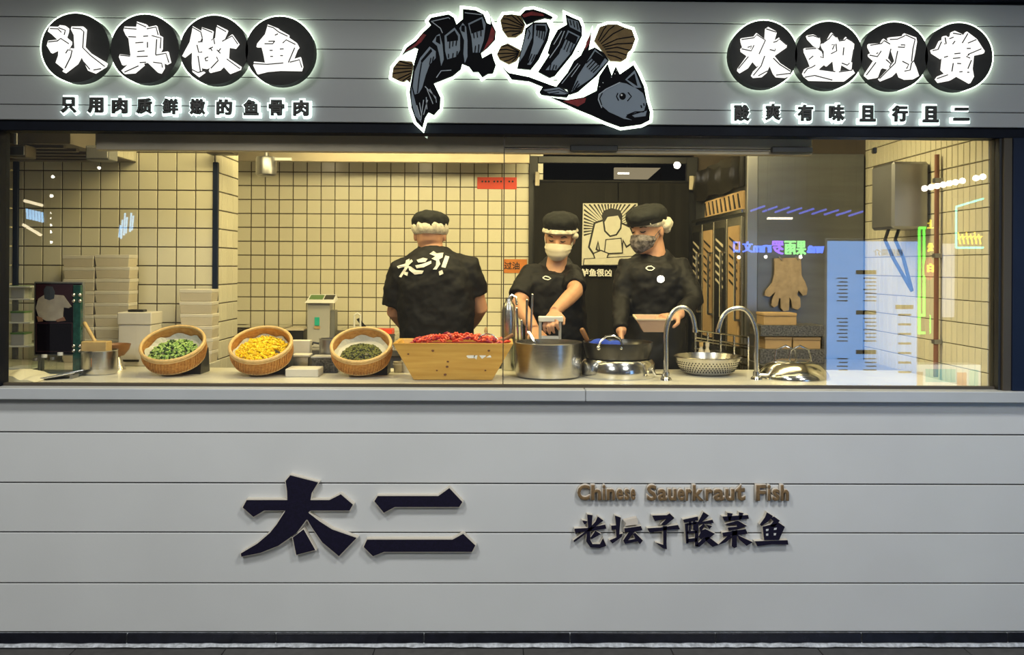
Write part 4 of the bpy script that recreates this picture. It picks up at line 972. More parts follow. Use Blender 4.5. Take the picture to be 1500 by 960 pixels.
B().hexa([(Xa, 0.20, WZ + 0.001), (Xb, 0.28, WZ + 0.018), (Xb, 0.40, WZ + 0.018), (Xa + .02, 0.36, WZ + 0.001), (Xa, 0.20, WZ + 0.006), (Xb, 0.28, WZ + 0.024), (Xb, 0.40, WZ + 0.024), (Xa + .02, 0.36, WZ + 0.006)]).obj('plate', 'darkplast', tr)
B().tube([(Xa, 0.20, WZ + 0.008), (Xb, 0.28, WZ + 0.026)], 0.004, 8).obj('rim', 'steel_s', tr); B().tube([(Xa + .02, 0.36, WZ + 0.008), (Xb, 0.40, WZ + 0.026)], 0.004, 8).obj('rim', 'steel_s', tr)
for px in (Xa + 0.01, Xb - 0.01): B().box((px - 0.006, 0.27, WZ), (px + 0.006, 0.33, WZ + 0.006 if px < Xa + .1 else WZ + 0.02)).obj('foot', 'steel_d', tr)
for i, (px, h) in enumerate(((57, 0.06), (70, 0.075), (82, 0.065), (93, 0.085))):
    q = P(px, 530, 0.47)
    t = thing('glass_jar', 'small clear glass jar, %s of four below the dark picture' % ORD[i], 'jar', (q.x, 0.44, WZ), group='glass jars below the picture')
    B().lathe([(0.0001, 0.001), (0.017, 0.001), (0.017, h * 0.75), (0.011, h * 0.9), (0.011, h)], (q.x, 0.44, WZ), 16).obj('glass', 'gglass', t, smooth=True)
    B().lathe([(0.0001, h), (0.012, h), (0.012, h + 0.014), (0.0001, h + 0.014)], (q.x, 0.44, WZ), 16).obj('cap', 'white' if i % 2 else 'steel_d', t, smooth=True)

# ---- small steel pot with wooden scoop, bowl behind
def steel_pot(name, label, x0, x1, ytop, ybot, m='steel', lip=True):
    f = atop((x0 + x1) / 2, ybot); r = (P(x1, ybot, f.y).x - P(x0, ybot, f.y).x) / 2
    cyy = f.y + r; r *= (D + cyy) / (D + f.y) * 0.985
    h = P((x0 + x1) / 2, ytop, cyy - r).z - WZ
    c = (P((x0 + x1) / 2, ybot, cyy).x, cyy, WZ)
    t = thing(name, label, 'pot', c)
    B().lathe([(0.0001, 0.0), (r * 0.9, 0.0), (r * 0.985, 0.008), (r, 0.03), (r, h - 0.004), (r + 0.004, h), (r - 0.004, h), (r - 0.004, 0.02), (0.0001, 0.015)], c, 48).obj('body', m, t, smooth=True)
    return t, Vector(c), r, h
sp, spc, spr, sph = steel_pot('steel_pot', 'small steel pot with an orange label and a wooden scoop in it', 120, 171, 515, 551)
a = P(121, 538, spc.y - spr); c = P(134, 525, spc.y - spr)
b = B()
b.hexa([(a.x, spc.y - spr * 0.72, a.z), (c.x, spc.y - spr - 0.001, a.z), (c.x, spc.y - spr + 0.004, a.z), (a.x, spc.y - spr * 0.6, a.z), (a.x, spc.y - spr * 0.72, c.z), (c.x, spc.y - spr - 0.001, c.z), (c.x, spc.y - spr + 0.004, c.z), (a.x, spc.y - spr * 0.6, c.z)])
b.obj('label', 'orangelab', sp)
scp = thing('wooden_scoop', 'wooden box scoop with long handle resting in the small steel pot', 'scoop', (spc.x, spc.y, WZ + 0.02))
a = P(119, 517, spc.y); c = P(164, 500, spc.y)
B().box((a.x + 0.012, spc.y - 0.03, a.z - 0.02), (c.x - 0.012, spc.y + 0.03, c.z)).obj('scoop_box', 'wood_l', scp, bevel=0.003)
B().tube([P(139, 500, spc.y), P(124, 474, spc.y + 0.03)], [0.008, 0.009], 10, round_ends=True).obj('handle', 'wood_l', scp, smooth=True)
B().box((spc.x - 0.012, spc.y - 0.02, WZ + 0.0155), (spc.x + 0.012, spc.y + 0.02, a.z - 0.02)).obj('blade', 'wood_l', scp)
f = atop(171, 540)
wbw = thing('wooden_bowl', 'brown wooden bowl on a steel foot behind the small pot', 'bowl', (P(171, 520, 0.62).x, 0.62, WZ))
bxc = P(170, 520, 0.62).x; z0 = P(170, 521, 0.62).z; z1 = P(170, 504, 0.62).z
B().lathe([(0.0001, z0), (0.035, z0), (0.058, (z0 + z1) / 2), (0.066, z1), (0.061, z1), (0.05, (z0 + z1) / 2 + 0.005), (0.0001, z0 + 0.008)], (bxc, 0.62, 0), 32).obj('bowl', 'wood_d', wbw, smooth=True)
B().lathe([(0.0001, 0), (0.045, 0), (0.04, 0.01), (0.022, z0 - WZ), (0.0001, z0 - WZ)], (bxc, 0.62, WZ), 24).obj('foot', 'steel', wbw, smooth=True)

# ---- three tilted bamboo baskets
def basket(label, x0, x1, ytop, ybot, fill):
    Yc = 0.41; tilt = math.radians(30); cx = (x0 + x1) / 2
    r = (P(x1, 517, Yc).x - P(x0, 517, Yc).x) / 2; h = 0.088
    R = Matrix.Rotation(tilt, 3, 'X')
    base = Vector((P(cx, 517, Yc).x, 0.35 + r * 0.9 * math.cos(tilt), WZ))
    # rest the lowest edge on the worktop
    low = base.z - r * 0.90 * math.sin(tilt); base.z += WZ + 0.004 - low
    t = thing('bamboo_basket', label, 'basket', (base.x, base.y - 0.07, WZ))
    B().lathe([(0.0001, 0), (r * 0.80, 0.0), (r * 0.90, 0.008), (r * 0.97, h * 0.45), (r * 0.965, h * 0.95), (r * 0.925, h * 0.95), (r * 0.925, h * 0.4), (r * 0.84, 0.02), (0.0001, 0.016)], base, 48, R).obj('woven_body', 'bamboo', t, smooth=True)
    for zz, rr, th in ((h, 0.965, 0.0075), (h * 0.88, 0.985, 0.004), (0.01, 0.90, 0.004)):
        pts = [base + R @ Vector((r * rr * math.cos(k * math.pi / 24), r * rr * math.sin(k * math.pi / 24), zz)) for k in range(49)]
        B().tube(pts, th, 8).obj('rim_hoop', 'bamboo_l', t, smooth=True)
    b = B()
    n = 64
    for k in range(n):      # upright weave ribs on the outer wall
        a0 = 2 * math.pi * k / n; a1 = a0 + 0.10
        b.tube([base + R @ Vector((r * 0.915 * math.cos(a0), r * 0.915 * math.sin(a0), 0.012)), base + R @ Vector((r * 0.985 * math.cos(a0 + 0.05), r * 0.985 * math.sin(a0 + 0.05), h * 0.45)), base + R @ Vector((r * 0.98 * math.cos(a1), r * 0.98 * math.sin(a1), h * 0.86))], 0.0028, 5)
    b.obj('weave_ribs', 'bamboo_l' if False else 'bamboo', t, kind='stuff')
    # folded paper liner
    b = B(); rg = []
    for rr, zz in ((0.0001, 0.030), (r * 0.6, 0.032), (r * 0.80, 0.036)):
        rg.append([base + R @ Vector((rr * math.cos(2 * math.pi * k / 40), rr * math.sin(2 * math.pi * k / 40), zz)) for k in range(40)])
    rg.append([base + R @ Vector((r * (0.89 + 0.015 * math.sin(k * 2.2)) * math.cos(2 * math.pi * k / 40), r * (0.89 + 0.015 * math.sin(k * 2.2)) * math.sin(2 * math.pi * k / 40), 0.052 + 0.008 * math.sin(k * 1.3))) for k in range(40)])
    b.rings(rg, True, False).obj('paper_liner', 'paper', t)
    # wedge stand under the back edge
    up = base + R @ Vector((0, r * 0.8, 0))
    B().hexa([(base.x - 0.06, base.y - 0.01, WZ), (base.x + 0.115, base.y - 0.01, WZ), (base.x + 0.115, up.y + 0.02, WZ), (base.x - 0.06, up.y + 0.02, WZ), (base.x - 0.06, base.y + 0.0, base.z - 0.012), (base.x + 0.115, base.y + 0.0, base.z - 0.012), (base.x + 0.115, up.y + 0.0, up.z - 0.012), (base.x - 0.06, up.y + 0.0, up.z - 0.012)]).obj('wedge_stand', 'darkplast', t)
    kind, n, rf, m1, m2, lab = fill
    for m_, cnt in ((m1, int(n * 0.72)), (m2, int(n * 0.28))):
        b = B()
        for i in range(cnt):
            a_ = random.random() * 6.283; rr = math.sqrt(random.random()) * r * rf
            hh = 0.040 + 0.030 * (1 - (rr / (r * rf)) ** 2) + random.uniform(-0.004, 0.004)
            off = Vector((0, -r * (0.86 - rf) * 0.8, 0)); c = base + R @ (Vector((rr * math.cos(a_), rr * math.sin(a_), hh)) + off)
            d = Vector((random.uniform(-1, 1), random.uniform(-1, 1), random.uniform(-0.5, 0.5))).normalized()
            if kind == 'ring': b.tube([c - d * 0.006, c + d * 0.006], 0.0055, 6)
            elif kind == 'shred':
                e = Vector((random.uniform(-1, 1), random.uniform(-1, 1), random.uniform(-0.4, 0.6))).normalized()
                b.tube([c - d * 0.014, c + e * 0.005, c + d * 0.014], 0.0042, 5)
            else: b.sphere(c, 0.0055, 6, 4)
        b.bm.normal_update()
        b.obj('filling', m_, t, kind='stuff', label=lab)
basket('round bamboo basket of chopped green herbs, leftmost of the three baskets', 205.5, 298.5, 485, 553, ('ring', 420, 0.74, 'herb', 'herb_d', 'chopped green herbs'))
basket('round bamboo basket of yellow shreds, between the other two baskets', 335.5, 427, 485, 553, ('shred', 520, 0.84, 'corn', 'corn', 'yellow shreds'))
basket('round bamboo basket of green peppercorns, beside the wooden trough', 484, 573.5, 485, 553, ('ball', 620, 0.66, 'pepper', 'pepper_d', 'green peppercorns'))
for i, px in enumerate((262, 391, 526)):
    pass

# ---- wooden trough with dried chillies
Yb = 0.27
tg_ = thing('wooden_trough', 'bamboo wood trough with slanted sides heaped with red chillies', 'trough', P(663, 557, Yb + 0.1))
b0 = P(606, 556.5, Yb); b1 = P(721, 556.5, Yb); t0 = P(575, 503, Yb - 0.05); t1 = P(752, 505, Yb - 0.05)
zb, zt = WZ + 0.002, t0.z
def quad_wall(pA, pB, pC, pD, th, name):     # A,B bottom, C,D top (outer); thickness inward th vector
    th = Vector(th)
    B().hexa([pA, pB, pB + th, pA + th, pD, pC, pC + th, pD + th]).obj(name, 'wood', tg_, bevel=0.0015)
depb, dept = 0.16, 0.26
A = Vector((b0.x, Yb, zb)); Bv = Vector((b1.x, Yb, zb)); Ct = Vector((t1.x, Yb - 0.05, zt)); Dt = Vector((t0.x, Yb - 0.05, zt))
A2 = Vector((b0.x, Yb + depb, zb)); B2 = Vector((b1.x, Yb + depb, zb)); C2 = Vector((t1.x, Yb - 0.05 + dept, zt)); D2 = Vector((t0.x, Yb - 0.05 + dept, zt))
quad_wall(A, Bv, Ct, Dt, (0, 0.014, 0.0), 'front_board'); quad_wall(A2, B2, C2, D2, (0, -0.014, 0.0), 'back_board')
in_ = Vector((0, 0.0142, 0)); i2 = Vector((0, -0.0142, 0))
quad_wall(A + in_, A2 + i2, D2 + i2, Dt + in_, (0.016, 0, 0.0), 'end_board'); quad_wall(Bv + in_, B2 + i2, C2 + i2, Ct + in_, (-0.016, 0, 0.0), 'end_board')
B().box((b0.x + 0.012, Yb + 0.012, zb), (b1.x - 0.012, Yb + depb - 0.012, zb + 0.012)).obj('floor_board', 'wood', tg_)
for (px, py, s) in ((634, 514, 2.2), (598, 519, 1.6), (656, 530, 1.8), (655, 537.5, 2.2), (652, 549, 2.2), (716, 514, 2), (640, 543, 1.4), (711, 543, 1.5)):
    u = (556.5 - py) / 53; yk = Yb - 0.05 * u - 0.0012
    B().poly(disc_outline(px, py, s, s * 0.8, 10), yk - 0.0006, yk + 0.0008, on_plane(yk)).obj('knot', 'knot', tg_)
mk = B()
for pl in ([(683,522),(690,517),(697,520),(694,525),(686,525)],[(695,516),(700,519),(698,527),(694,524)],[(702,521),(709,518),(712,522),(706,526)],[(712,524),(718,520),(720,524)]):
    mk.poly(pl, Yb - 0.034, Yb - 0.030, on_plane(Yb - 0.034))
mk.obj('white_mark', 'fwhite', tg_, kind='stuff')
ch = thing('chilli_heap', 'heap of glossy red dried chillies filling the wooden trough', 'chillies', (P(670, 500, Yb).x, Yb + 0.08, zt - 0.03), kind='stuff')
for m_, cnt in (('chili', 210), ('chili_d', 60)):
    b = B()
    for i in range(cnt):
        u = random.random(); x = P(606 + 138 * u, 500, Yb).x; y = Yb - 0.02 + random.random() * 0.19
        env = 0.018 + 0.030 * math.sin(math.pi * min(1, max(0, (u * 1.08)))) * (1 - ((y - Yb - 0.075) / 0.12) ** 2 * 0.8)
        c = Vector((x, y, zt - 0.014 + env * random.uniform(0.55, 1.0)))
        an = random.random() * 6.283; d = Vector((math.cos(an), math.sin(an), random.uniform(-0.25, 0.35))) * random.uniform(0.012, 0.02)
        b.tube([c - d, c + Vector((0, 0, 0.004)), c + d], [0.003, 0.0062, 0.002], 6)
    b.obj('chillies', m_, ch, smooth=True, kind='stuff')
B().box((b0.x - 0.03, Yb - 0.018, zt - 0.030), (b1.x + 0.028, Yb + 0.175, zt - 0.012)).obj('bed', 'chili_d', ch, kind='stuff')
ld = thing('wooden_spoon', 'wooden handled wire scoop lying on the red chillies', 'spoon', P(735, 498, Yb + 0.05))
pth = [P(x, y, Yb + 0.02) for x, y in ((700, 500), (704, 492), (713, 489), (722, 491), (728, 497), (733, 500))]
B().tube(pth, 0.0035, 8).obj('wire', 'steel_s', ld, smooth=True)
B().tube([P(728, 500, Yb + 0.02), P(740, 498, Yb + 0.02), P(750, 491, Yb + 0.02)], [0.008, 0.010, 0.008], 10, round_ends=True).obj('handle', 'wood_d', ld, smooth=True)
B().tube([P(711, 486, Yb + 0.03), P(712, 481, Yb + 0.03)], 0.006, 8, round_ends=True).obj('hook', 'bamboo_l', ld, smooth=True)

# ---- big stockpot
bp2, bpc, bpr, bph = steel_pot('steel_stockpot', 'large shiny steel stockpot beside the wooden trough', 754, 852, 505, 558)
lad = thing('steel_ladle', 'pale ladle leaning in the large stockpot', 'ladle', (bpc.x - 0.06, bpc.y, WZ + 0.02))
B().tube([P(774, 487, bpc.y), P(785, 504, bpc.y - 0.02), (P(790, 510, bpc.y).x, bpc.y - 0.02, WZ + 0.05)], [0.008, 0.009, 0.009], 8, round_ends=True).obj('handle', 'steel_s', lad, smooth=True)
B().sphere((P(790, 510, bpc.y).x + 0.012, bpc.y - 0.02, WZ + 0.05), 0.032, 14, 8, (1, 1, 0.7)).obj('bowl', 'steel_s', lad, smooth=True)
# ---- clear tumbler with cutlery between trough and pot
tb_ = thing('tool_caddy', 'clear tool caddy with steel tools standing behind the stockpot', 'caddy', (P(765, 530, 0.62).x, 0.62, WZ))
cx = P(768, 500, 0.62).x
B().lathe([(0.0001, 0), (0.045, 0), (0.05, 0.16), (0.046, 0.16), (0.041, 0.006), (0.0001, 0.006)], (cx, 0.62, WZ), 24).obj('beaker', 'gglass', tb_, smooth=True)
for i, (px, py, m_) in enumerate(((757, 452, 'steel_s'), (764, 470, 'steel'), (772, 440, 'steel_s'), (780, 432, 'steel'))):
    B().tube([(cx + (i - 1.5) * 0.016, 0.62, WZ + 0.012), P(px, py, 0.62)], [0.004, 0.006], 8, round_ends=True).obj('tool', m_, tb_, smooth=True)
# ---- wok on a steel ring, spoon and blue cloth
f = atop(905, 558); rr = (P(960, 545, f.y + 0.17).x - P(850, 545, f.y + 0.17).x) / 2
wc = Vector((P(905, 545, f.y + 0.17).x, f.y + rr, WZ))
hz = P(905, 531, wc.y - rr).z - WZ; wz = P(905, 505, wc.y - rr * 0.9).z - WZ
st = thing('steel_ring', 'low shiny steel ring stand under the dark wok', 'stand', wc)
B().lathe([(rr * 0.98, 0.0), (rr, 0.01), (rr * 0.97, hz * 0.8), (rr * 0.9, hz), (rr * 0.84, hz), (rr * 0.86, 0.01), (rr * 0.9, 0.0)], wc, 48, None, False, False).obj('ring', 'steel_s', st, smooth=True)
wk = thing('wok', 'dark steel wok with ring handle on the shiny stand', 'wok', wc + Vector((0, 0, hz)))
ro = rr * 0.93
B().lathe([(0.0001, hz * 0.55), (ro * 0.6, hz * 0.7), (ro * 0.90, hz + 0.004), (ro * 0.985, wz - 0.02), (ro * 1.0, wz), (ro * 0.97, wz), (ro * 0.95, wz - 0.02), (ro * 0.55, hz * 0.8), (0.0001, hz * 0.66)], wc, 48).obj('pan', 'wokm', wk, smooth=True)
hp = [P(x, y, wc.y - ro * 0.9) for x, y in ((876, 509), (880, 500), (888, 493), (899, 492), (908, 496), (911, 505), (909, 510))]
B().tube(hp, 0.005, 8).obj('handle', 'steel_s', wk, smooth=True)
for px in (877, 910): B().sphere(P(px, 510, wc.y - ro * 0.93), 0.011, 10, 6).obj('handle_boss', 'steel_s', wk, smooth=True)
ws = thing('wooden_handled_spoon', 'spoon with a wooden handle leaning in the wok', 'spoon', wc + Vector((-0.1, 0, hz)))
B().tube([P(853, 484, wc.y), P(860, 498, wc.y)], [0.012, 0.010], 10, round_ends=True).obj('handle', 'wood_d', ws, smooth=True)
B().tube([P(860, 498, wc.y), P(867, 512, wc.y), (wc.x - 0.06, wc.y, WZ + hz * 0.9 + 0.02)], [0.007, 0.007, 0.012], 8).obj('shaft', 'steel_s', ws, smooth=True)
bcl = thing('blue_cloth', 'bright blue cloth lying in the wok', 'cloth', wc + Vector((0, 0, hz)))
b = B(); c0 = P(885, 503, wc.y + 0.02)
b.sphere((c0.x - 0.02, c0.y, c0.z - 0.012), 0.055, 18, 10, (1.0, 0.7, 0.62)); b.sphere((c0.x + 0.05, c0.y - 0.01, c0.z - 0.016), 0.045, 16, 10, (1, 0.8, 0.65)); b.sphere((c0.x, c0.y, c0.z - 0.03), 0.045, 14, 8, (1, 0.9, 0.6))
remesh_obj('cloth', b, 0.006, 'blue', bcl, 3, (0.012, 0.03))

# ---- two gooseneck taps
def tap(label, base_px, pts, end_r=0.009):
    f = atop(*base_px)
    t = thing('gooseneck_tap', label, 'tap', f)
    Yt = f.y
    B().lathe([(0.0001, 0), (0.026, 0), (0.024, 0.008), (0.016, 0.014), (0.015, 0.035), (0.0001, 0.035)], f, 20).obj('base', 'steel_s', t, smooth=True)
    ctrl = [Vector((f.x, Yt, WZ + 0.03))] + [P(x, y, Yt) for x, y in pts]
    fine = []
    for i in range(len(ctrl) - 1):      # Catmull-Rom
        p = [ctrl[max(i - 1, 0)], ctrl[i], ctrl[i + 1], ctrl[min(i + 2, len(ctrl) - 1)]]
        for k in range(6):
            s = k / 6
            fine.append(0.5 * ((2 * p[1]) + (p[2] - p[0]) * s + (2 * p[0] - 5 * p[1] + 4 * p[2] - p[3]) * s * s + (3 * p[1] - p[0] - 3 * p[2] + p[3]) * s ** 3))
    fine.append(ctrl[-1])
    B().tube(fine, 0.0108, 12).obj('spout', 'steel', t, smooth=True)
    q = Vector(ctrl[-1]); B().tube([q + Vector((0, 0, 0.006)), q - Vector((0, 0, 0.01))], 0.0122, 12).obj('nozzle', 'steel_s', t, smooth=True)
    lx = f.x + (-0.05 if pts[-1][0] > pts[0][0] else 0.05)
    B().tube([(f.x, Yt, WZ + 0.02), (lx, Yt - 0.015, WZ + 0.024), (lx + (lx - f.x) * 0.3, Yt - 0.02, WZ + 0.05)], [0.007, 0.007, 0.006], 8, round_ends=True).obj('lever', 'steel_s', t, smooth=True)
tap('gooseneck tap curving right in front of the cook with the tray', (975.5, 557), [(975.5, 520), (975.5, 490), (979, 470), (987, 456), (999, 450.5), (1009, 455), (1015, 466), (1018.5, 484)])
tap('gooseneck tap curving left over the colander, near the glove', (1108, 556), [(1108, 520), (1108, 490), (1103, 470), (1094, 456), (1082, 451.5), (1068, 455), (1058, 465), (1052, 484)])
# ---- colander
f = atop(1033, 552); cr = (P(1080, 540, f.y + 0.14).x - P(985, 540, f.y + 0.14).x) / 2
cc = Vector((P(1033, 540, f.y + 0.14).x, f.y + cr * 0.62, WZ)); chh = P(1033, 524, cc.y - cr * 0.3).z - WZ
co_ = thing('steel_colander', 'perforated steel colander bowl between the two taps', 'colander', cc)
prof = [(0.62, 0.0), (0.76, 0.16), (0.88, 0.45), (0.97, 0.85), (1.0, 1.0)]
B().lathe([(0.0001, 0.001)] + [(cr * a_, chh * z_ + 0.001) for a_, z_ in prof] + [(cr * 1.03, chh), (cr * 0.96, chh - 0.002)] + [(cr * a_ - 0.004, chh * z_ + 0.005) for a_, z_ in prof[::-1]] + [(0.0001, 0.005)], cc, 48).obj('bowl', 'steel', co_, smooth=True)
b = B()
for zi, (a_, z_) in enumerate(((0.80, 0.24), (0.845, 0.36), (0.885, 0.48), (0.92, 0.62), (0.945, 0.74))):
    for k in range(58):
        an = 2 * math.pi * (k + 0.5 * (zi % 2)) / 58
        c_ = cc + Vector((cr * a_ * math.cos(an), cr * a_ * math.sin(an), chh * z_ + 0.001)); d_ = Vector((math.cos(an), math.sin(an), -0.5)).normalized()
        b.tube([c_ - d_ * 0.003, c_ + d_ * 0.0016], 0.0030, 6)
b.obj('holes', 'darkplast', co_, kind='stuff')
for i, (px, m_) in enumerate(((1027, 'wood_l'), (1036, 'cream'))):
    t = thing('small_bottle', 'small %s bottle standing behind the colander' % ('brown-capped' if i == 0 else 'cream'), 'bottle', (P(px, 520, 0.70).x, 0.70, WZ))
    B().lathe([(0.0001, 0), (0.014, 0), (0.014, 0.09), (0.008, 0.105), (0.008, 0.115), (0.0001, 0.115)], (P(px, 520, 0.70).x, 0.70, WZ), 16).obj('body', 'cream', t, smooth=True)
    B().lathe([(0.0001, 0.115), (0.01, 0.115), (0.01, 0.135), (0.0001, 0.135)], (P(px, 520, 0.70).x, 0.70, WZ), 16).obj('cap', m_, t, smooth=True)
# ---- wire rack by the fridge
wr_ = thing('wire_rack', 'slanting steel wire rack in front of the fridge doors', 'rack', (1.1, 0.95, 0))
xa, xb, ya, yb = P(1019, 485, 1.25).x, P(1096, 505, 0.78).x, 1.25, 0.78
for z in (1.20, 1.16, 1.145, 1.10, 1.06):
    B().tube([(xa, ya, z), (xb, yb, z)], 0.005, 6).obj('wire', 'steel_s', wr_)
for k in range(5):
    u = k / 4; B().tube([(xa + (xb - xa) * u, ya + (yb - ya) * u, 0.0), (xa + (xb - xa) * u, ya + (yb - ya) * u, 1.2)], 0.006, 6).obj('post', 'steel', wr_)
# ---- steel lid / basin at right
f = atop(1163, 560); lr = (P(1213, 545, f.y + 0.15).x - P(1112, 545, f.y + 0.15).x) / 2
lc = Vector((P(1163, 545, f.y + 0.15).x, f.y + lr, WZ)); lh = P(1163, 528, lc.y - lr * 0.4).z - WZ
lb = thing('domed_cloche', 'domed shiny steel cloche lying right of the second tap', 'cloche', lc)
B().lathe([(lr, 0.0), (lr * 1.0, 0.012), (lr * 0.93, lh * 0.35), (lr * 0.75, lh * 0.7), (lr * 0.45, lh * 0.93), (0.0001, lh)], lc, 48, None, True, True).obj('dome', 'steel_s', lb, smooth=True)
for dx in (-0.035, 0.03):
    pts = [lc + Vector((dx - 0.05, 0, lh * 0.85)), lc + Vector((dx - 0.042, 0, lh + 0.04)), lc + Vector((dx, 0, lh + 0.06)), lc + Vector((dx + 0.042, 0, lh + 0.04)), lc + Vector((dx + 0.05, 0, lh * 0.85))]
    B().tube(pts, 0.005, 8).obj('wire_handle', 'steel_s', lb, smooth=True)
# ---- granite tiers with tan boxes
gt = thing('granite_tier', 'dark speckled two-tier granite stand beneath the hanging glove', 'stand', P(1160, 540, 1.0))
def tier(x0, y0, x1, y1, Y=1.0, dep=0.2, m='granite', name='slab', parent=None, bev=0.002):
    a = P(x0, y1, Y); c = P(x1, y0, Y); return B().box((a.x, Y, max(WZ, a.z)), (c.x, Y + dep, c.z)).obj(name, m, parent, bevel=bev)
tier(1113, 512, 1208, 545, parent=gt); tier(1114, 477, 1208, 493, parent=gt)
for px in (1116, 1204): tier(px, 493, px + 4, 512, 1.1, 0.06, 'granite', 'support', gt)
for i, (x0, y0, x1, y1, lab) in enumerate(((1119, 459, 1167, 476.6, 'tan lidded box on top of the granite stand'), (1121, 493.8, 1160, 511.6, 'tan lidded box at left between the granite slabs'), (1162, 494.5, 1202, 511.6, 'darker tan lidded box at right between the granite slabs'))):
    t = thing('tan_box', lab, 'box', P((x0 + x1) / 2, y1, 1.02), group='tan boxes on the granite stand')
    tier(x0, y0 + 4, x1, y1, 1.012, 0.13, 'kraft', 'tub', t); tier(x0 - 0.6, y0, x1 + 0.6, y0 + 3.9, 1.008, 0.138, 'kraft', 'lid', t)

# ---- things on the back counter and behind the baskets
def cbox(name, label, x0, y0, x1, y1, Y, dep, m, lid=None, cat='box', zfloor=None):
    t = thing(name, label, cat, P((x0 + x1) / 2, y1, Y)); a = P(x0, y1, Y); c = P(x1, y0, Y)
    z0 = zfloor if zfloor is not None else a.z
    top = c.z - (0.012 if lid else 0)
    B().box((a.x, Y, z0), (c.x, Y + dep, top)).obj('body', m, t, bevel=0.003)
    if lid: B().box((a.x - 0.004, Y - 0.004, top), (c.x + 0.004, Y + dep + 0.004, c.z)).obj('lid', lid, t, bevel=0.002)
    return t
ws_ = thing('counter_scale', 'grey column scale with a green display on the back counter', 'scale', P(470, 507, 2.3))
a = P(450, 440, 2.3); c = P(483, 440, 2.3); zt_ = P(470, 444, 2.3).z
B().box((a.x, 2.3, BZ), (c.x, 2.42, zt_)).obj('column', 'greyplast_l', ws_, bevel=0.004)
B().box((c.x, 2.32, BZ), (P(490, 440, 2.3).x, 2.42, P(470, 455, 2.3).z)).obj('side_box', 'greyplast', ws_, bevel=0.004)
h0 = P(446, 444, 2.27); h1 = P(490, 435, 2.27)
B().hexa([(h0.x, 2.27, h0.z), (h1.x, 2.27, h0.z), (h1.x, 2.40, h0.z + 0.02), (h0.x, 2.40, h0.z + 0.02), (h0.x + 0.01, 2.28, h0.z + 0.012), (h1.x - 0.01, 2.28, h0.z + 0.012), (h1.x - 0.012, 2.40, h1.z + 0.012), (h0.x + 0.012, 2.40, h1.z + 0.012)]).obj('display_head', 'white', ws_)
def slant(px0, px1, m, nm_):
    A0 = P(px0, 442, 2.275).x; A1 = P(px1, 442, 2.275).x
    f_ = lambda x, u: Vector((x, 2.28 + 0.12 * u, h0.z + 0.012 + (h1.z - h0.z) * u))
    n_ = Vector((0, -0.3, 1)).normalized() * 0.003
    B().hexa([f_(A0, 0.25), f_(A1, 0.25), f_(A1, 0.85), f_(A0, 0.85), f_(A0, 0.25) + n_, f_(A1, 0.25) + n_, f_(A1, 0.85) + n_, f_(A0, 0.85) + n_]).obj(nm_, m, ws_)
slant(451, 471, 'lcd', 'display'); slant(473, 487, 'darkplast', 'keypad')
a = P(461, 477, 2.298); c = P(468, 465, 2.298); B().box((a.x, 2.294, a.z), (c.x, 2.30, c.z)).obj('teal_tag', 'teal', ws_)
a = P(460, 482, 2.298); c = P(469, 478, 2.298); B().box((a.x, 2.294, a.z), (c.x, 2.30, c.z)).obj('tag_foot', 'kraft', ws_)
cbox('steel_pan', 'long steel food pan at the left of the back counter', 346, 480, 412, 500, 2.25, 0.3, 'steel', 'steel_s', 'pan', BZ)
cbox('ingredient_box', 'cream flat box with printed lid left of the scale', 418, 482, 444, 500, 2.3, 0.2, 'darkplast', 'cream', zfloor=BZ)
cbox('steel_pan', 'steel food pan right of the grey scale on the back counter', 494, 484, 545, 500, 2.25, 0.3, 'steel', 'steel_s', 'pan', BZ)
cbox('red_tray', 'flat red tray at the elbow of the cook seen from behind', 548, 483, 574, 489, 2.3, 0.15, 'redlab', None, 'tray')
cbox('steel_pan', 'plain steel food pan under the red tray', 546, 489.5, 578, 500, 2.25, 0.3, 'steel', 'steel_s', 'pan', BZ)
kn = thing('knife_block', 'black knife in a white wire stand behind the peppercorn basket', 'knife', P(525, 500, 2.2))
for px in (519, 528): B().tube([(P(px, 470, 2.2).x, 2.2, BZ), P(px, 462, 2.2)], 0.006, 8).obj('wire_post', 'white', kn)
B().tube([P(519, 462, 2.2), P(523.5, 459, 2.2), P(528, 462, 2.2)], 0.006, 8).obj('wire_top', 'white', kn)
B().hexa([P(522, 468, 2.21), P(526, 466, 2.21), P(526, 466, 2.23), P(522, 468, 2.23), P(536, 487, 2.21), P(541, 484, 2.21), P(541, 484, 2.23), P(536, 487, 2.23)]).obj('knife', 'darkplast', kn)
B().box((P(515, 480, 2.2).x, 2.18, BZ), (P(545, 480, 2.2).x, 2.25, P(530, 486, 2.2).z)).obj('stand_foot', 'darkplast', kn)
# middle row on the worktop behind the baskets
def wbox(name, label, x0, x1, ytop, Y, dep, m, lid=None, cat='box'):
    a = P(x0, 500, Y); c = P(x1, ytop, Y); t = thing(name, label, cat, ((a.x + c.x) / 2, Y, WZ))
    top = c.z - (0.010 if lid else 0)
    B().box((a.x, Y, WZ), (c.x, Y + dep, top)).obj('body', m, t, bevel=0.003)
    if lid: B().box((a.x - 0.003, Y - 0.003, top), (c.x + 0.003, Y + dep + 0.003, c.z)).obj('lid', lid, t, bevel=0.002)
    return t
wbox('cream_box', 'plain cream box between the yellow and peppercorn baskets', 426, 454, 499, 0.66, 0.05, 'carton_w')
wbox('steel_pan', 'steel food pan with pale lid behind the yellow basket', 428, 452, 520, 0.56, 0.08, 'steel', 'carton_w', 'pan')
wbox('foam_tray', 'pale foam tray lying between the yellow and peppercorn baskets', 418, 466, 541, 0.36, 0.12, 'carton_w', None, 'tray')
t = thing('black_tray', 'speckled black tray tucked behind the peppercorn basket', 'tray', P(478, 548, 0.5))
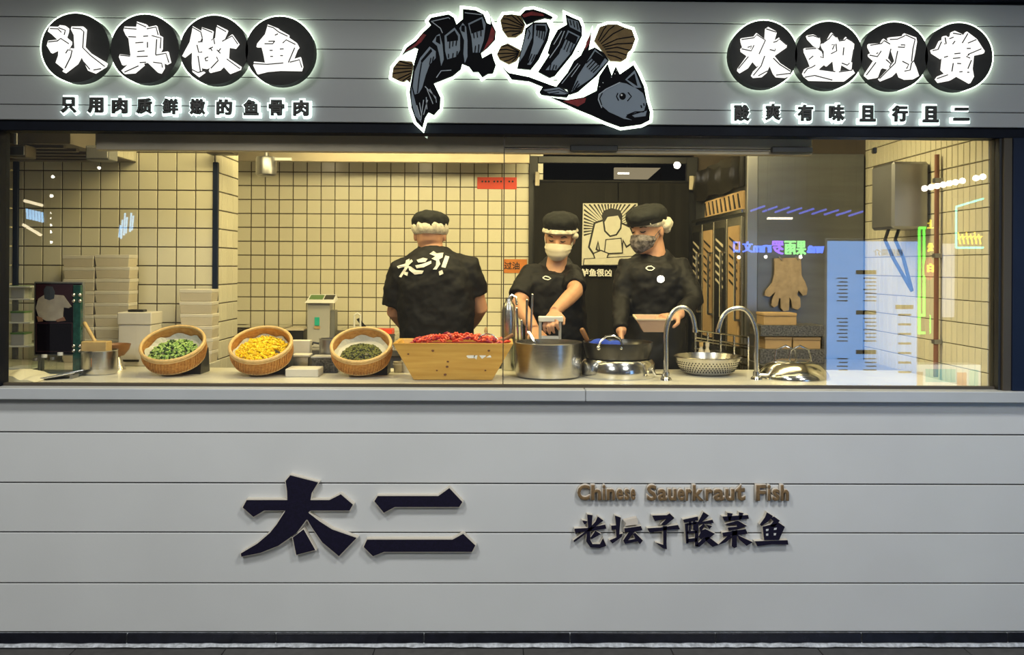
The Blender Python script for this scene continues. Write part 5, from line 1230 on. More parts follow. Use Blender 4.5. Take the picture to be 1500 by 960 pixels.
a = P(458, 545, 0.52); c = P(495, 524, 0.52)
B().hexa([(a.x + 0.03, 0.52, WZ), (c.x, 0.52, WZ), (c.x, 0.575, WZ), (a.x + 0.03, 0.575, WZ), (a.x, 0.50, c.z), (c.x, 0.50, c.z), (c.x, 0.59, c.z), (a.x, 0.59, c.z)]).obj('body', 'granite', t, bevel=0.003)
B().box((a.x - 0.004, 0.496, c.z), (c.x, 0.594, c.z + 0.006)).obj('rim', 'greyplast_l', t)
t = thing('steel_pot', 'steel pot with side handles behind the peppercorn basket', 'pot', (P(492, 500, 0.66).x, 0.66, WZ))
B().lathe([(0.0001, 0), (0.05, 0), (0.052, 0.005), (0.052, 0.145), (0.056, 0.15), (0.048, 0.15), (0.047, 0.01), (0.0001, 0.01)], (P(488, 500, 0.66).x, 0.66, WZ), 32).obj('body', 'steel_d', t, smooth=True)
t.location.x = P(488, 500, 0.66).x; t.children[0].location.x = P(488, 500, .66).x - P(488, 500, .66).x
for s in (-1, 1):
    xx = P(488, 500, 0.66).x + s * 0.055; B().tube([(xx, 0.66, WZ + 0.125), (xx + s * 0.03, 0.66, WZ + 0.13), (xx + s * 0.03, 0.66, WZ + 0.118)], 0.005, 8).obj('handle', 'darkplast', t)
# white cups left of the trough
for i, (px, yt) in enumerate(((584, 530), (596, 524))):
    Yk = 0.56; q = P(px, 540, Yk)
    t = thing('white_cup', 'stack of white cups %s the wooden trough' % ('close against' if i else 'between the peppercorn basket and'), 'cups', (q.x, Yk, WZ))
    h = P(px, yt, Yk).z - WZ
    B().lathe([(0.0001, 0), (0.022, 0), (0.026, h), (0.023, h), (0.019, 0.006), (0.0001, 0.006)], (q.x, Yk, WZ), 20).obj('cup', 'carton_w', t, smooth=True)
    B().lathe([(0.0225, h * 0.72), (0.0285, h * 0.74), (0.0285, h * 0.80), (0.0235, h * 0.81)], (q.x, Yk, WZ), 20, None, False, False).obj('cup_lip', 'white', t, smooth=True)

fl = thing('steel_flask', 'tall brushed steel flask between the trough and the tool caddy', 'flask', (P(745, 500, 0.66).x, 0.66, WZ))
hF = P(745, 436, 0.66).z - WZ
B().lathe([(0.0001, 0), (0.03, 0), (0.033, 0.005), (0.033, hF * 0.82), (0.028, hF * 0.9), (0.016, hF * 0.95), (0.016, hF), (0.0001, hF)], (P(745, 500, 0.66).x, 0.66, WZ), 28).obj('body', 'steel', fl, smooth=True)
B().tube([(P(745, 500, 0.66).x, 0.66, WZ + hF), P(750, 432, 0.66), P(756, 436, 0.655), P(757, 447, 0.65)], 0.006, 8).obj('spout', 'steel_s', fl, smooth=True)

# ================================================================== the three cooks
from mathutils.bvhtree import BVHTree
HEAD = [(-0.120, -0.062, 0.016, 0.014), (-0.108, -0.055, 0.038, 0.034), (-0.085, -0.028, 0.054, 0.066), (-0.05, -0.010, 0.065, 0.086), (-0.01, 0.0, 0.071, 0.094),
        (0.03, 0.003, 0.076, 0.098), (0.07, 0.005, 0.072, 0.092), (0.098, 0.006, 0.053, 0.070), (0.112, 0.006, 0.028, 0.040), (0.118, 0.006, 0.010, 0.014)]
def hp(th, z, off=0.0):
    z = max(HEAD[0][0], min(HEAD[-1][0], z))
    for a, b in zip(HEAD[:-1], HEAD[1:]):
        if a[0] <= z <= b[0]:
            u = (z - a[0]) / (b[0] - a[0]); yc, w_, d_ = [a[i] + (b[i] - a[i]) * u for i in (1, 2, 3)]; break
    s, c = math.sin(th), math.cos(th)
    e = 2 / 2.25
    return Vector(((w_ + off) * math.copysign(abs(s) ** e, s), yc - (d_ + off) * math.copysign(abs(c) ** e, c), z))
def ellring(c, rx, ry, yaw=0, n=28, e=2.5, tilt=0.0, yt=0.0):
    out = []
    for k in range(n):
        t = 2 * math.pi * k / n; cc, ss = math.cos(t), math.sin(t)
        x = rx * math.copysign(abs(cc) ** (2 / e), cc); y = ry * math.copysign(abs(ss) ** (2 / e), ss)
        out.append(Vector(c) + Vector((x * math.cos(yaw) - y * math.sin(yaw), x * math.sin(yaw) + y * math.cos(yaw), x * tilt + y * yt)))
    return out
def add_head(b, C, R):
    b.rings([[C + R @ hp(2 * math.pi * k / 28, z) for k in range(28)] for z, *_ in HEAD])
    b.tube([C + R @ hp(0, 0.012, -0.008), C + R @ hp(0, -0.02, 0.002), C + R @ hp(0, -0.038, 0.003), C + R @ hp(0, -0.046, -0.006)], [0.006, 0.009, 0.011, 0.007], 10, round_ends=True)
    for s in (-1, 1):
        b.sphere(C + R @ hp(s * 1.62, -0.012, 0.006), 0.031, 12, 8, (0.32, 0.6, 1.0), R)
        b.tube([C + R @ hp(s * 0.62, 0.022, -0.004), C + R @ hp(s * 0.35, 0.028, -0.003), C + R @ hp(s * 0.12, 0.020, -0.003)], [0.006, 0.008, 0.006], 8, round_ends=True)
def add_hand(b, wrist, d, n, curl=0.5, thumb=1, sc=1.0, spread=0.05):
    wrist = Vector(wrist); d = Vector(d).normalized(); n = Vector(n); n = (n - d * n.dot(d)).normalized(); s = d.cross(n)
    L = 0.088 * sc
    b.rings([[wrist + d * (L * u) + (s * math.cos(2 * math.pi * k / 14) * w_ + n * math.sin(2 * math.pi * k / 14) * 0.014) * sc for k in range(14)] for u, w_ in ((-0.25, 0.024), (0, 0.026), (0.35, 0.036), (0.75, 0.042), (1.0, 0.040), (1.08, 0.034))])
    for i, (off, ln) in enumerate(((-0.032, 0.068), (-0.0105, 0.078), (0.0105, 0.074), (0.032, 0.058))):
        p = wrist + d * L * (1.0 if 0 < i < 3 else 0.95) + s * off * sc; pts = [p - d * 0.012]
        an = curl * 0.5
        for seg, fr in enumerate((0.44, 0.32, 0.24)):
            dd = d * math.cos(an) + n * math.sin(an) + s * (off * spread * 20)
            p = p + dd.normalized() * ln * fr * sc; pts.append(p.copy()); an += curl * (0.9 if seg == 0 else 0.7)
        b.tube(pts, [0.0095 * sc, 0.0092 * sc, 0.0085 * sc, 0.0072 * sc], 8, round_ends=True)
    tb = wrist + d * L * 0.28 + s * (-0.03 * thumb) * sc
    q1 = tb + (d * 0.5 - s * 0.62 * thumb + n * 0.45).normalized() * 0.036 * sc; q2 = q1 + (d * 0.85 + n * 0.55 * min(1.2, curl)).normalized() * 0.030 * sc
    b.tube([tb + s * 0.012 * thumb, tb, q1, q2], [0.013 * sc, 0.0135 * sc, 0.0108 * sc, 0.0085 * sc], 8, round_ends=True)
def world_bvh(me): return BVHTree.FromPolygons([v.co.copy() for v in me.vertices], [list(p.vertices) for p in me.polygons])
def dense(pts, step=2.0):
    out = []
    for i, p in enumerate(pts):
        q = pts[(i + 1) % len(pts)]; a = Vector(p); c = Vector(q); n = max(1, int((c - a).length / step))
        for k in range(n): out.append(tuple(a.lerp(c, k / n)))
    return out
def drape(name, polys, bvh, m, parent, Yguess, off=0.004, kind=None):
    b = B()
    for pl in polys:
        pl = dense(pl)
        def to(px, py, y):
            r = ray(px, py).normalized(); h = bvh.ray_cast(CPOS, r)
            q = h[0] if h[0] is not None and h[0].y < Yguess + 0.25 else P(px, py, Yguess)
            return q - r * (off if y == 0 else -0.004)
        b.poly(pl, 0, 1, to)
    return b.obj(name, m, parent, kind=kind)
def cap_and_net(t, C, R, net, capoff=(0, 0, 0), net_rng=None, tilt=0.0):
    Rt = R @ Matrix.Rotation(tilt, 3, 'X'); o = Vector(capoff)
    rows = [(0.030, 0.083, 0.104), (0.042, 0.090, 0.112), (0.058, 0.097, 0.120), (0.076, 0.099, 0.122), (0.092, 0.092, 0.114), (0.106, 0.076, 0.096), (0.116, 0.052, 0.068), (0.121, 0.024, 0.032)]
    b = B(); b.rings([[C + Rt @ (Vector((w_ * math.sin(2 * math.pi * k / 36), 0.004 - d_ * math.cos(2 * math.pi * k / 36), z)) + o) for k in range(36)] for z, w_, d_ in rows])
    cp = remesh_obj('cap', b, 0.006, 'cap', t, 3, (0.012, 0.035))
    rs = [[C + Rt @ (hp(2 * math.pi * k / 36, z, f) + o) for k in range(36)] for z, f in ((0.030, 0.010), (0.030, 0.0155), (0.052, 0.0185), (0.054, 0.010))]
    B().rings(rs, True, True).obj('cap_band', 'shirt', cp, smooth=True)
    # ruffled hair net
    rs = []
    n = 72
    for z0, f in net:
        ring = []
        for k in range(n):
            th = 2 * math.pi * k / n
            rf = 0.0025 * math.sin(k * 1.25 + z0 * 60) + 0.0025 * math.sin(k * 0.61 + z0 * 40)
            lift = 0.0
            if net_rng: lift = net_rng(th)
            ring.append(C + R @ (hp(th, z0 + lift, f + rf)))
        rs.append(ring)
    B().rings(rs, False, False).obj('hair_net', 'net', t, smooth=True)
    return cp
def face_mask(t, C, R, m, ear=True):
    nth, nz = 18, 9; out = []; inn = []
    for j in range(nz + 1):
        v = j / nz; ro = []; ri = []
        for i in range(nth + 1):
            th = -1.25 + 2.5 * i / nth
            ztop = -0.036 + 0.022 * math.cos(th * 1.15); zbot = -0.114 + 0.030 * (abs(th) / 1.25) ** 1.5
            z = zbot + (ztop - zbot) * v
            puff = 0.007 + 0.015 * math.cos(th) * math.sin(math.pi * (0.15 + 0.75 * v)) + (0.0025 if j in (3, 6) else 0)
            q = hp(th, z, puff); q.y = min(q.y, hp(0, -0.05).y * math.cos(th) * 1.0 + 0.0 if abs(th) < 0.5 else q.y)
            ro.append(C + R @ q); ri.append(C + R @ hp(th, z, puff - 0.004))
        out.append(ro); inn.append(ri)
    b = B(); V = [[b.bm.verts.new(p) for p in r] for r in out]; W = [[b.bm.verts.new(p) for p in r] for r in inn]
    for j in range(nz):
        for i in range(nth):
            b.bm.faces.new((V[j][i], V[j][i + 1], V[j + 1][i + 1], V[j + 1][i])); b.bm.faces.new((W[j][i], W[j + 1][i], W[j + 1][i + 1], W[j][i + 1]))
    for i in range(nth):
        b.bm.faces.new((V[0][i], W[0][i], W[0][i + 1], V[0][i + 1])); b.bm.faces.new((V[nz][i], V[nz][i + 1], W[nz][i + 1], W[nz][i]))
    for j in range(nz):
        b.bm.faces.new((V[j][0], V[j + 1][0], W[j + 1][0], W[j][0])); b.bm.faces.new((V[j][nth], W[j][nth], W[j + 1][nth], V[j + 1][nth]))
    mk_ = b.obj('face_mask', m, t, smooth=True)
    for s in (-1, 1):
        for z in (-0.03, -0.075):
            B().tube([C + R @ hp(s * 1.22, z, 0.007), C + R @ hp(s * 1.5, -0.012 + (z + 0.05) * 0.4, 0.010), C + R @ hp(s * 1.75, -0.01 + (z + 0.05) * 0.5, 0.008)], 0.002, 6).obj('ear_loop', m, mk_)
def eyes(t, C, R):
    for s in (-1, 1):
        e = B()
        e.tube([C + R @ hp(s * 0.60, 0.000, 0.002), C + R @ hp(s * 0.46, -0.004, 0.004), C + R @ hp(s * 0.32, -0.003, 0.004), C + R @ hp(s * 0.22, 0.001, 0.002)], [0.0022, 0.0034, 0.0034, 0.002], 6)
        e.obj('eye', 'hair', t)
        e = B()
        e.tube([C + R @ hp(s * 0.70, 0.019, 0.003), C + R @ hp(s * 0.48, 0.026, 0.005), C + R @ hp(s * 0.24, 0.021, 0.005)], [0.002, 0.0036, 0.003], 6)
        e.obj('eyebrow', 'hair', t)
def legs(t, x, Y, hipz, yaw=0):
    b = B()
    b.rings([ellring((x, Y, hipz - 0.12), 0.165, 0.11, yaw), ellring((x, Y, hipz), 0.175, 0.12, yaw), ellring((x, Y, hipz + 0.06), 0.165, 0.115, yaw)])
    for s in (-1, 1):
        b.tube([(x + s * 0.085, Y, hipz - 0.06), (x + s * 0.09, Y - 0.01, 0.50), (x + s * 0.095, Y + 0.01, 0.10)], [0.095, 0.075, 0.060], 16)
    remesh_obj('trousers', b, 0.012, 'trouser', t, 3)
    for s in (-1, 1):
        b = B(); b.tube([(x + s * 0.095, Y + 0.05, 0.045), (x + s * 0.10, Y - 0.05, 0.042), (x + s * 0.105, Y - 0.15, 0.035)], [0.040, 0.044, 0.034], 12, round_ends=True)
        b.obj('shoe', 'darkplast', t, smooth=True)

# ---------------------------------------------------------------- cook seen from behind
Y1 = 1.0
ck = thing('person', 'cook seen from behind in a black shirt with white lettering', 'person', (P(637, 400, Y1).x, Y1, 0))
zc = lambda py, Y: P(637, py, Y).z
C1 = P(630, 343, Y1 + 0.02); R1 = Matrix.Rotation(math.pi, 3, 'Z') @ Matrix.Rotation(math.radians(12), 3, 'X')
cx1 = P(637, 400, Y1).x
b = B(); add_head(b, C1, R1)
b.tube([C1 + Vector((0.002, 0.012, -0.04)), Vector((P(634, 372, Y1).x, Y1 - 0.015, zc(372, Y1))), Vector((cx1, Y1, zc(395, Y1)))], [0.058, 0.062, 0.075], 16)
b.rings([ellring((cx1, Y1, zc(y, Y1)), w_, d_) for y, w_, d_ in ((520, 0.15, 0.08), (450, 0.16, 0.09), (400, 0.15, 0.07), (388, 0.10, 0.05))])
for s, sh_, el, wr_p in ((-1, P(592, 393, Y1), P(578, 458, Y1 + 0.06), Vector((cx1 - 0.13, Y1 + 0.30, 1.16))), (1, P(685, 393, Y1), P(703, 452, Y1 + 0.05), Vector((cx1 + 0.15, Y1 + 0.30, 1.18)))):
    b.tube([Vector((cx1 + s * 0.08, Y1, sh_.z + 0.0)), sh_, (sh_ + el) / 2, el, el.lerp(wr_p, 0.4), wr_p], [0.05, 0.052, 0.048, 0.042, 0.040, 0.026], 14)
    add_hand(b, wr_p, (-s * 0.3, 0.9, -0.2), (0, 0, -1), 0.7, thumb=s)
remesh_obj('body', b, 0.0045, 'skin', ck, 5)
b = B()
b.rings([ellring((P(cxp, 400, Y1).x, Y1, zc(y, Y1)), w_, d_) for y, cxp, w_, d_ in ((515, 640, 0.185, 0.12), (490, 640, 0.19, 0.125), (455, 639, 0.205, 0.13), (420, 638, 0.208, 0.13), (395, 637, 0.200, 0.12), (382, 636, 0.172, 0.105), (373, 635, 0.132, 0.088), (365, 633, 0.085, 0.072), (361, 632, 0.066, 0.064))])
b.tube([P(606, 391, Y1), P(590, 396, Y1), P(581, 425, Y1 + 0.01), P(578, 449, Y1 + 0.02)], [0.07, 0.075, 0.070, 0.068], 18)
b.tube([P(668, 389, Y1), P(685, 394, Y1), P(694, 415, Y1 + 0.01), P(698, 433, Y1 + 0.02)], [0.07, 0.075, 0.066, 0.062], 18)
me = remeshed(b, 0.008, 4, (0.022, 0.07)); bv1 = world_bvh(me); me.materials.clear(); me.materials.append(M['shirt']); me.name = 'shirt'
sh1 = link('shirt', me, ck)
cS = crop(555, 295, 4.571)
for nm_, pls in (('太', [[(120,435),(185,415),(218,388),(228,402),(192,436),(130,450)],[(182,395),(206,385),(198,440),(150,510),(134,505),(170,450)],[(195,432),(215,438),(250,462),(300,465),(290,486),(240,491),(203,462)],[(175,472),(196,476),(190,500),(168,490)]]),
                 ('二', [[(253,393),(295,378),(327,384),(312,406),(263,410)],[(243,430),(290,420),(350,398),(352,416),(300,442),(253,450)]]),
                 ('了', [[(338,352),(366,333),(386,348),(432,344),(426,376),(402,390),(412,420),(386,457),(362,457),(382,430),(384,398),(352,384),(378,368)]]),
                 ('!', [[(445,363),(472,370),(446,446),(418,440)],[(400,470),(424,460),(432,484),(406,497)]])):
    drape('printed_character', [cS(p) for p in pls], bv1, 'fwhite', sh1, Y1 - 0.12, 0.005)
cap_and_net(ck, C1, R1, ((0.052, 0.012), (0.035, 0.020), (0.015, 0.020), (-0.002, 0.013), (-0.008, 0.004)), (0, -0.004, 0.0), lambda th: 0.012 * math.cos(th), -0.12)
legs(ck, cx1, Y1, 0.93)

# ---------------------------------------------------------------- masked cook in the middle
Y2 = 1.25
ck2 = thing('person', 'masked cook in a black shirt leaning over a white stand by the curtain', 'person', (P(815, 400, Y2).x, Y2, 0))
C2 = P(820, 347, Y2 - 0.03); R2 = Matrix.Rotation(math.radians(-14), 3, 'Z') @ Matrix.Rotation(math.radians(16), 3, 'X') @ Matrix.Rotation(math.radians(4), 3, 'Y')
X2 = lambda px: P(px, 400, Y2).x
Z2 = lambda py: P(815, py, Y2).z
b = B(); add_head(b, C2, R2)
b.tube([C2 + Vector((0.0, 0.02, -0.04)), Vector((X2(815), Y2, Z2(388))), Vector((X2(813), Y2, Z2(402)))], [0.052, 0.056, 0.07], 16)
b.rings([ellring((X2(813), Y2, Z2(y)), w_, d_) for y, w_, d_ in ((520, 0.15, 0.08), (450, 0.15, 0.09), (410, 0.14, 0.07), (398, 0.09, 0.05))])
YS = 0.66       # the white stand
handR = P(812, 457, YS + 0.09); elR = P(843, 427, 1.04); shR = P(838, 402, Y2)
handL = P(783, 483, 0.86); elL = P(760, 446, 1.10); shL = P(778, 404, Y2)
for s, sh_, el, wr_p, dd, nn, cu_ in ((1, shR, elR, handR, (-0.25, -0.85, -0.45), (0, -0.3, -1), 1.0), (-1, shL, elL, handL, (0.35, -0.8, -0.5), (0.2, 0, -1), 0.7)):
    b.tube([Vector((X2(813) + s * 0.08, Y2, sh_.z)), sh_, (sh_ + el) / 2, el, el.lerp(wr_p, 0.35), wr_p], [0.05, 0.05, 0.046, 0.041, 0.040, 0.027], 14)
    add_hand(b, wr_p, dd, nn, cu_, thumb=-s)
remesh_obj('body', b, 0.0045, 'skin', ck2, 5)
b = B()
b.rings([ellring((X2(cxp), Y2, Z2(y)), w_, d_, yt=0.8 if y < 387 else 0.55 if y < 390 else 0.25 if y < 400 else 0) for y, cxp, w_, d_ in ((530, 815, 0.18, 0.12), (480, 813, 0.18, 0.125), (440, 811, 0.175, 0.125), (415, 810, 0.178, 0.12), (403, 811, 0.165, 0.105), (395, 813, 0.128, 0.092), (389, 815, 0.094, 0.080), (385, 816, 0.074, 0.070))])
b.tube([Vector((X2(795), Y2, Z2(404))), shL, P(768, 420, 1.19), P(761, 436, 1.15)], [0.065, 0.070, 0.066, 0.070], 18)
b.tube([Vector((X2(828), Y2, Z2(404))), shR, P(841, 413, 1.15), P(842, 422, 1.08)], [0.062, 0.064, 0.060, 0.060], 18)
me = remeshed(b, 0.008, 4, (0.020, 0.06)); bv2 = world_bvh(me); me.materials.clear(); me.materials.append(M['shirt']); me.name = 'shirt'
sh2 = link('shirt', me, ck2)
drape('printed_logo', [strip([(795, 407), (799, 404.5), (804, 406), (807, 408), (803, 410), (798, 409), (795, 407)], 1.4)], bv2, 'fwhite', sh2, Y2 - 0.1, 0.004)
face_mask(ck2, C2, R2, 'mask'); eyes(ck2, C2, R2)
cap_and_net(ck2, C2, R2, ((0.062, 0.013), (0.054, 0.019), (0.044, 0.020), (0.037, 0.014), (0.034, 0.004)), (0, 0.004, 0.016), lambda th: -0.02 * (1 - math.cos(th)) * 0.5, -0.10)
b = B(); b.sphere(C2 + R2 @ hp(1.35, 0.018, 0.016), 0.024, 14, 10, (0.8, 0.9, 0.8)); b.obj('net_bunch', 'net', ck2, smooth=True)
legs(ck2, X2(815), Y2, 0.93)
sd = thing('white_stand', 'small white frame stand under the hand of the masked cook', 'stand', P(808, 545, YS))
a = P(789, 472, YS); c = P(825, 464, YS)
B().box((a.x, YS, a.z), (c.x, YS + 0.05, c.z)).obj('top_plate', 'white', sd, bevel=0.004)
for px in (791, 820): q = P(px, 500, YS); B().box((q.x - 0.005, YS + 0.01, WZ), (q.x + 0.008, YS + 0.04, a.z)).obj('post', 'greyplast_l', sd)
q0 = P(797, 497, YS); q1 = P(819, 493, YS); B().box((P(791, 497, YS).x, YS + 0.012, q0.z), (q1.x, YS + 0.038, q1.z)).obj('crossbar', 'white', sd)

# ---------------------------------------------------------------- cook with the tray
Y3 = 0.98
ck3 = thing('person', 'cook in a dark printed mask holding a pinkish tray behind the tap', 'person', (P(957, 400, Y3).x, Y3, 0))
C3 = P(950, 336, Y3 - 0.01); R3 = Matrix.Rotation(math.radians(-48), 3, 'Z') @ Matrix.Rotation(math.radians(10), 3, 'X')
X3 = lambda px: P(px, 400, Y3).x
Z3 = lambda py: P(957, py, Y3).z
b = B(); add_head(b, C3, R3)
b.tube([C3 + Vector((0.022, 0.012, -0.045)), Vector((X3(959), Y3, Z3(372))), Vector((X3(957), Y3, Z3(390)))], [0.054, 0.058, 0.072], 16)
b.rings([ellring((X3(957), Y3, Z3(y)), w_, d_) for y, w_, d_ in ((520, 0.14, 0.08), (450, 0.14, 0.08), (400, 0.14, 0.07), (385, 0.09, 0.05))])
wrR = P(993, 462, 0.70); elR3 = P(1016, 441, 0.86); shR3 = P(997, 393, Y3)
wrL = P(910, 488, 0.74); elL3 = P(909, 440, 0.92); shL3 = P(918, 393, Y3)
for s, sh_, el, wr_p, dd, nn, cu_ in ((1, shR3, elR3, wrR, (-0.80, -0.45, -0.10), (-0.1, 0.25, -1), 0.9), (-1, shL3, elL3, wrL, (-0.05, -0.45, -0.8), (0.8, -0.2, -0.2), 0.8)):
    b.tube([Vector((X3(957) + s * 0.08, Y3, sh_.z)), sh_, (sh_ + el) / 2, el, el.lerp(wr_p, 0.4), wr_p], [0.045, 0.047, 0.043, 0.038, 0.036, 0.025], 14)
    add_hand(b, wr_p, dd, nn, cu_, thumb=-s)
remesh_obj('body', b, 0.0045, 'skin', ck3, 5)
b = B()
b.rings([ellring((X3(cxp), Y3, Z3(y)), w_, d_, yt=0.45 if y < 377 else 0.2 if y < 390 else 0) for y, cxp, w_, d_ in ((500, 958, 0.155, 0.115), (470, 958, 0.16, 0.12), (440, 958, 0.165, 0.12), (410, 957, 0.172, 0.12), (393, 957, 0.165, 0.105), (383, 957, 0.135, 0.09), (375, 958, 0.095, 0.076), (368, 959, 0.070, 0.066))])
b.tube([Vector((X3(972), Y3, Z3(394))), shR3, shR3.lerp(elR3, 0.5), elR3, elR3.lerp(wrR, 0.5), wrR.lerp(elR3, 0.12)], [0.06, 0.064, 0.058, 0.052, 0.044, 0.036], 18)
b.tube([Vector((X3(940), Y3, Z3(394))), shL3, shL3.lerp(elL3, 0.5), elL3, elL3.lerp(wrL, 0.5), wrL.lerp(elL3, 0.10)], [0.06, 0.062, 0.056, 0.048, 0.042, 0.035], 18)
me = remeshed(b, 0.008, 4, (0.020, 0.06)); bv3 = world_bvh(me); me.materials.clear(); me.materials.append(M['shirt']); me.name = 'shirt'
sh3 = link('shirt', me, ck3)
drape('printed_logo', [strip([(946, 393), (949, 390.5), (954, 390), (959, 393), (955, 396), (950, 396), (946, 393)], 1.5)], bv3, 'fwhite', sh3, Y3 - 0.1, 0.004)
face_mask(ck3, C3, R3, 'maskd'); eyes(ck3, C3, R3)
cap_and_net(ck3, C3, R3, ((0.055, 0.012), (0.042, 0.016), (0.030, 0.016), (0.020, 0.012), (0.014, 0.004)), (0, -0.004, 0.008), lambda th: -0.035 * (1 - math.cos(th)) * 0.5 + 0.012, 0.08)
b = B()
for th, z, r_ in ((1.9, 0.012, 0.028), (2.3, 0.02, 0.034), (2.7, 0.018, 0.034), (2.2, -0.006, 0.026)):
    b.sphere(C3 + R3 @ hp(th, z, 0.008), r_, 14, 10)
remesh_obj('net_bunch', b, 0.006, 'net', ck3, 3, (0.008, 0.015))
b = B(); b.rings([ellring((X3(958), Y3, z), w_, d_) for z, w_, d_ in ((0.55, 0.19, 0.135), (0.90, 0.175, 0.13), (Z3(492), 0.165, 0.128), (Z3(462), 0.168, 0.127))])
remesh_obj('apron', b, 0.010, 'apron', ck3, 3, (0.014, 0.08))
legs(ck3, X3(958), Y3, 0.90)
ty = thing('pinkish_tray', 'deep pinkish food tray held in the cook\'s hand behind the left tap', 'tray', P(960, 487, 0.62))
YT = 0.60
f0, f1 = P(933, 468, YT), P(984, 466, YT); g0, g1 = P(943, 487.5, YT + 0.02), P(978, 486, YT + 0.02)
def rect(z, x0, x1, y0, y1):
    g_ = lambda y: z + (y - YT) * 0.13
    return [Vector((x0, y0, g_(y0))), Vector((x1, y0, g_(y0))), Vector((x1, y1, g_(y1))), Vector((x0, y1, g_(y1)))]
zt3, zb3 = f0.z, g0.z
B().rings([rect(zb3, g0.x, g1.x, YT + 0.02, YT + 0.09), rect(zt3, f0.x, f1.x, YT, YT + 0.11), rect(zt3, f0.x + 0.005, f1.x - 0.005, YT + 0.005, YT + 0.105), rect(zb3 + 0.005, g0.x + 0.005, g1.x - 0.005, YT + 0.024, YT + 0.086)]).obj('tub', 'pinkbox', ty)
for (x0, x1, y0, y1) in ((f0.x - 0.004, f1.x + 0.004, YT - 0.004, YT + 0.001), (f0.x - 0.004, f1.x + 0.004, YT + 0.109, YT + 0.114), (f0.x - 0.004, f0.x + 0.001, YT + 0.001, YT + 0.109), (f1.x - 0.001, f1.x + 0.004, YT + 0.001, YT + 0.109)):
    B().hexa(rect(zt3 - 0.004, x0, x1, y0, y1) + rect(zt3 + 0.003, x0, x1, y0, y1)).obj('rim', 'pinkbox_in', ty)

# ================================================================== the mall opposite, seen as reflections in the panes
def mirror(px, py, s):          # the real point whose reflection in the pane (y = 0.027) shows at this pixel
    q = P(px, py, s); return Vector((q.x, 0.054 - s, q.z))
def neon(name, col, st): return light_mat(name, col, st)
# floor directory: a lit board standing to the right of the viewer
SB = 2.7
db = thing('directory_board', 'lit pale blue floor directory board standing in the mall, mirrored in the right pane', 'sign', (mirror(1287, 600, SB).x, -SB, 0))
m0 = mirror(1211, 590, SB); m1 = mirror(1345, 354, SB); yb_ = m0.y
B().box((m0.x, yb_ - 0.05, 0.0), (m1.x, yb_ - 0.006, m1.z + 0.02)).obj('cabinet', 'greyplast_l', db, bevel=0.004)
B().box((m0.x + 0.002, yb_ - 0.006, m0.z), (m1.x - 0.002, yb_, m1.z)).obj('lit_face', neon('directory_light', (0.22, 0.46, 0.95), 3.6), db)
pm = mat('directory_print', (0.03, 0.05, 0.12), 0.7)
def dtext(body, x0, y0, x1, y1, m, name='lettering'):
    a = mirror(x0, y1, SB); c = mirror(x1, y0, SB)
    fit_text(body, name, m, (a.x, a.z), (c.x, c.z), (yb_ + 0.004, yb_ + 0.001), db, facing=1)
dtext('楼层简介', 1280, 365, 1323, 375, pm)
def dbar(x0, y0, x1, y1, m=pm, name='printed_bar'):
    a = mirror(x0, y1, SB); c = mirror(x1, y0, SB); B().box((a.x, yb_ + 0.001, a.z), (c.x, yb_ + 0.003, c.z)).obj(name, m, db)
for (x0, y0, x1) in ((1254, 396, 1284), (1254, 455, 1284), (1254, 513, 1284), (1312, 447, 1338)): dbar(x0, y0, x1, y0 + 6)
for y0, n in ((407, 7), (466, 7), (525, 4)):
    for k in range(n):
        dbar(1265 + (k % 3) * 2, y0 + k * 5.5, 1284, y0 + k * 5.5 + 1.6, name='printed_line'); dbar(1226 + (k % 2) * 3, y0 + k * 5.5, 1242, y0 + k * 5.5 + 1.6, name='printed_line')
for k in range(7): dbar(1316, 460 + k * 14, 1335, 463 + k * 14, name='printed_line')
# neon shop sign across the mall
SN = 7.0
ns = thing('neon_sign', 'neon shop sign in blue, purple and green opposite, mirrored above the glove', 'sign', mirror(1140, 390, SN))
def ntext(body, x0, y0, x1, y1, m):
    a = mirror(x0, y1, SN); c = mirror(x1, y0, SN)
    fit_text(body, 'neon_character', m, (a.x, a.z), (c.x, c.z), (a.y + 0.04, a.y), ns, facing=1, bold=0.02)
nb_, np_, ng_ = neon('neon_blue', (0.08, 0.18, 1.0), 9), neon('neon_purple', (0.30, 0.12, 1.0), 8), neon('neon_green', (0.30, 1.0, 0.25), 7)
for (ch_, x0, y0, x1, y1, m_) in (('口', 1074, 354, 1083, 370, nb_), ('文', 1087, 354, 1102, 370, nb_), ('m', 1103, 360, 1114, 370, nb_), ('n', 1115, 359, 1129, 370, nb_), ('罗', 1131, 353, 1147, 373, np_), ('雨', 1149, 353, 1165, 373, ng_), ('果', 1166, 353, 1180, 374, ng_), ('a', 1182, 360, 1190, 371, nb_), ('n', 1191, 361, 1198, 371, nb_), ('w', 1198, 361, 1206, 371, nb_)):
    ntext(ch_, x0, y0, x1, y1, m_)
a = mirror(1070, 380, SN); c = mirror(1210, 350, SN)
B().box((a.x, a.y - 0.12, 0.0), (c.x, a.y - 0.05, c.z + 0.1)).obj('fascia', 'black', ns)
bulb = neon('bulb_white', (1.0, 0.93, 0.80), 16)
def light_string(label, pts, s, r, hang=True):
    q0 = [mirror(px, py, s) for px, py in pts]
    t = thing('light_string', label, 'lamps', q0[0])
    for q in q0: B().sphere(q, r, 14, 10).obj('bulb', bulb, t, smooth=True)
    B().tube([q + Vector((0, -r, 0)) for q in q0] if len(q0) > 1 else [q0[0] + Vector((0, -r, 0)), q0[0] + Vector((0, -r, 0.1))], 0.005, 6).obj('cord', 'black', t)
    B().tube([q0[0] + Vector((0, -r, 0)), Vector((q0[0].x, q0[0].y - r, 4.6))], 0.004, 6).obj('hanger', 'black', t)
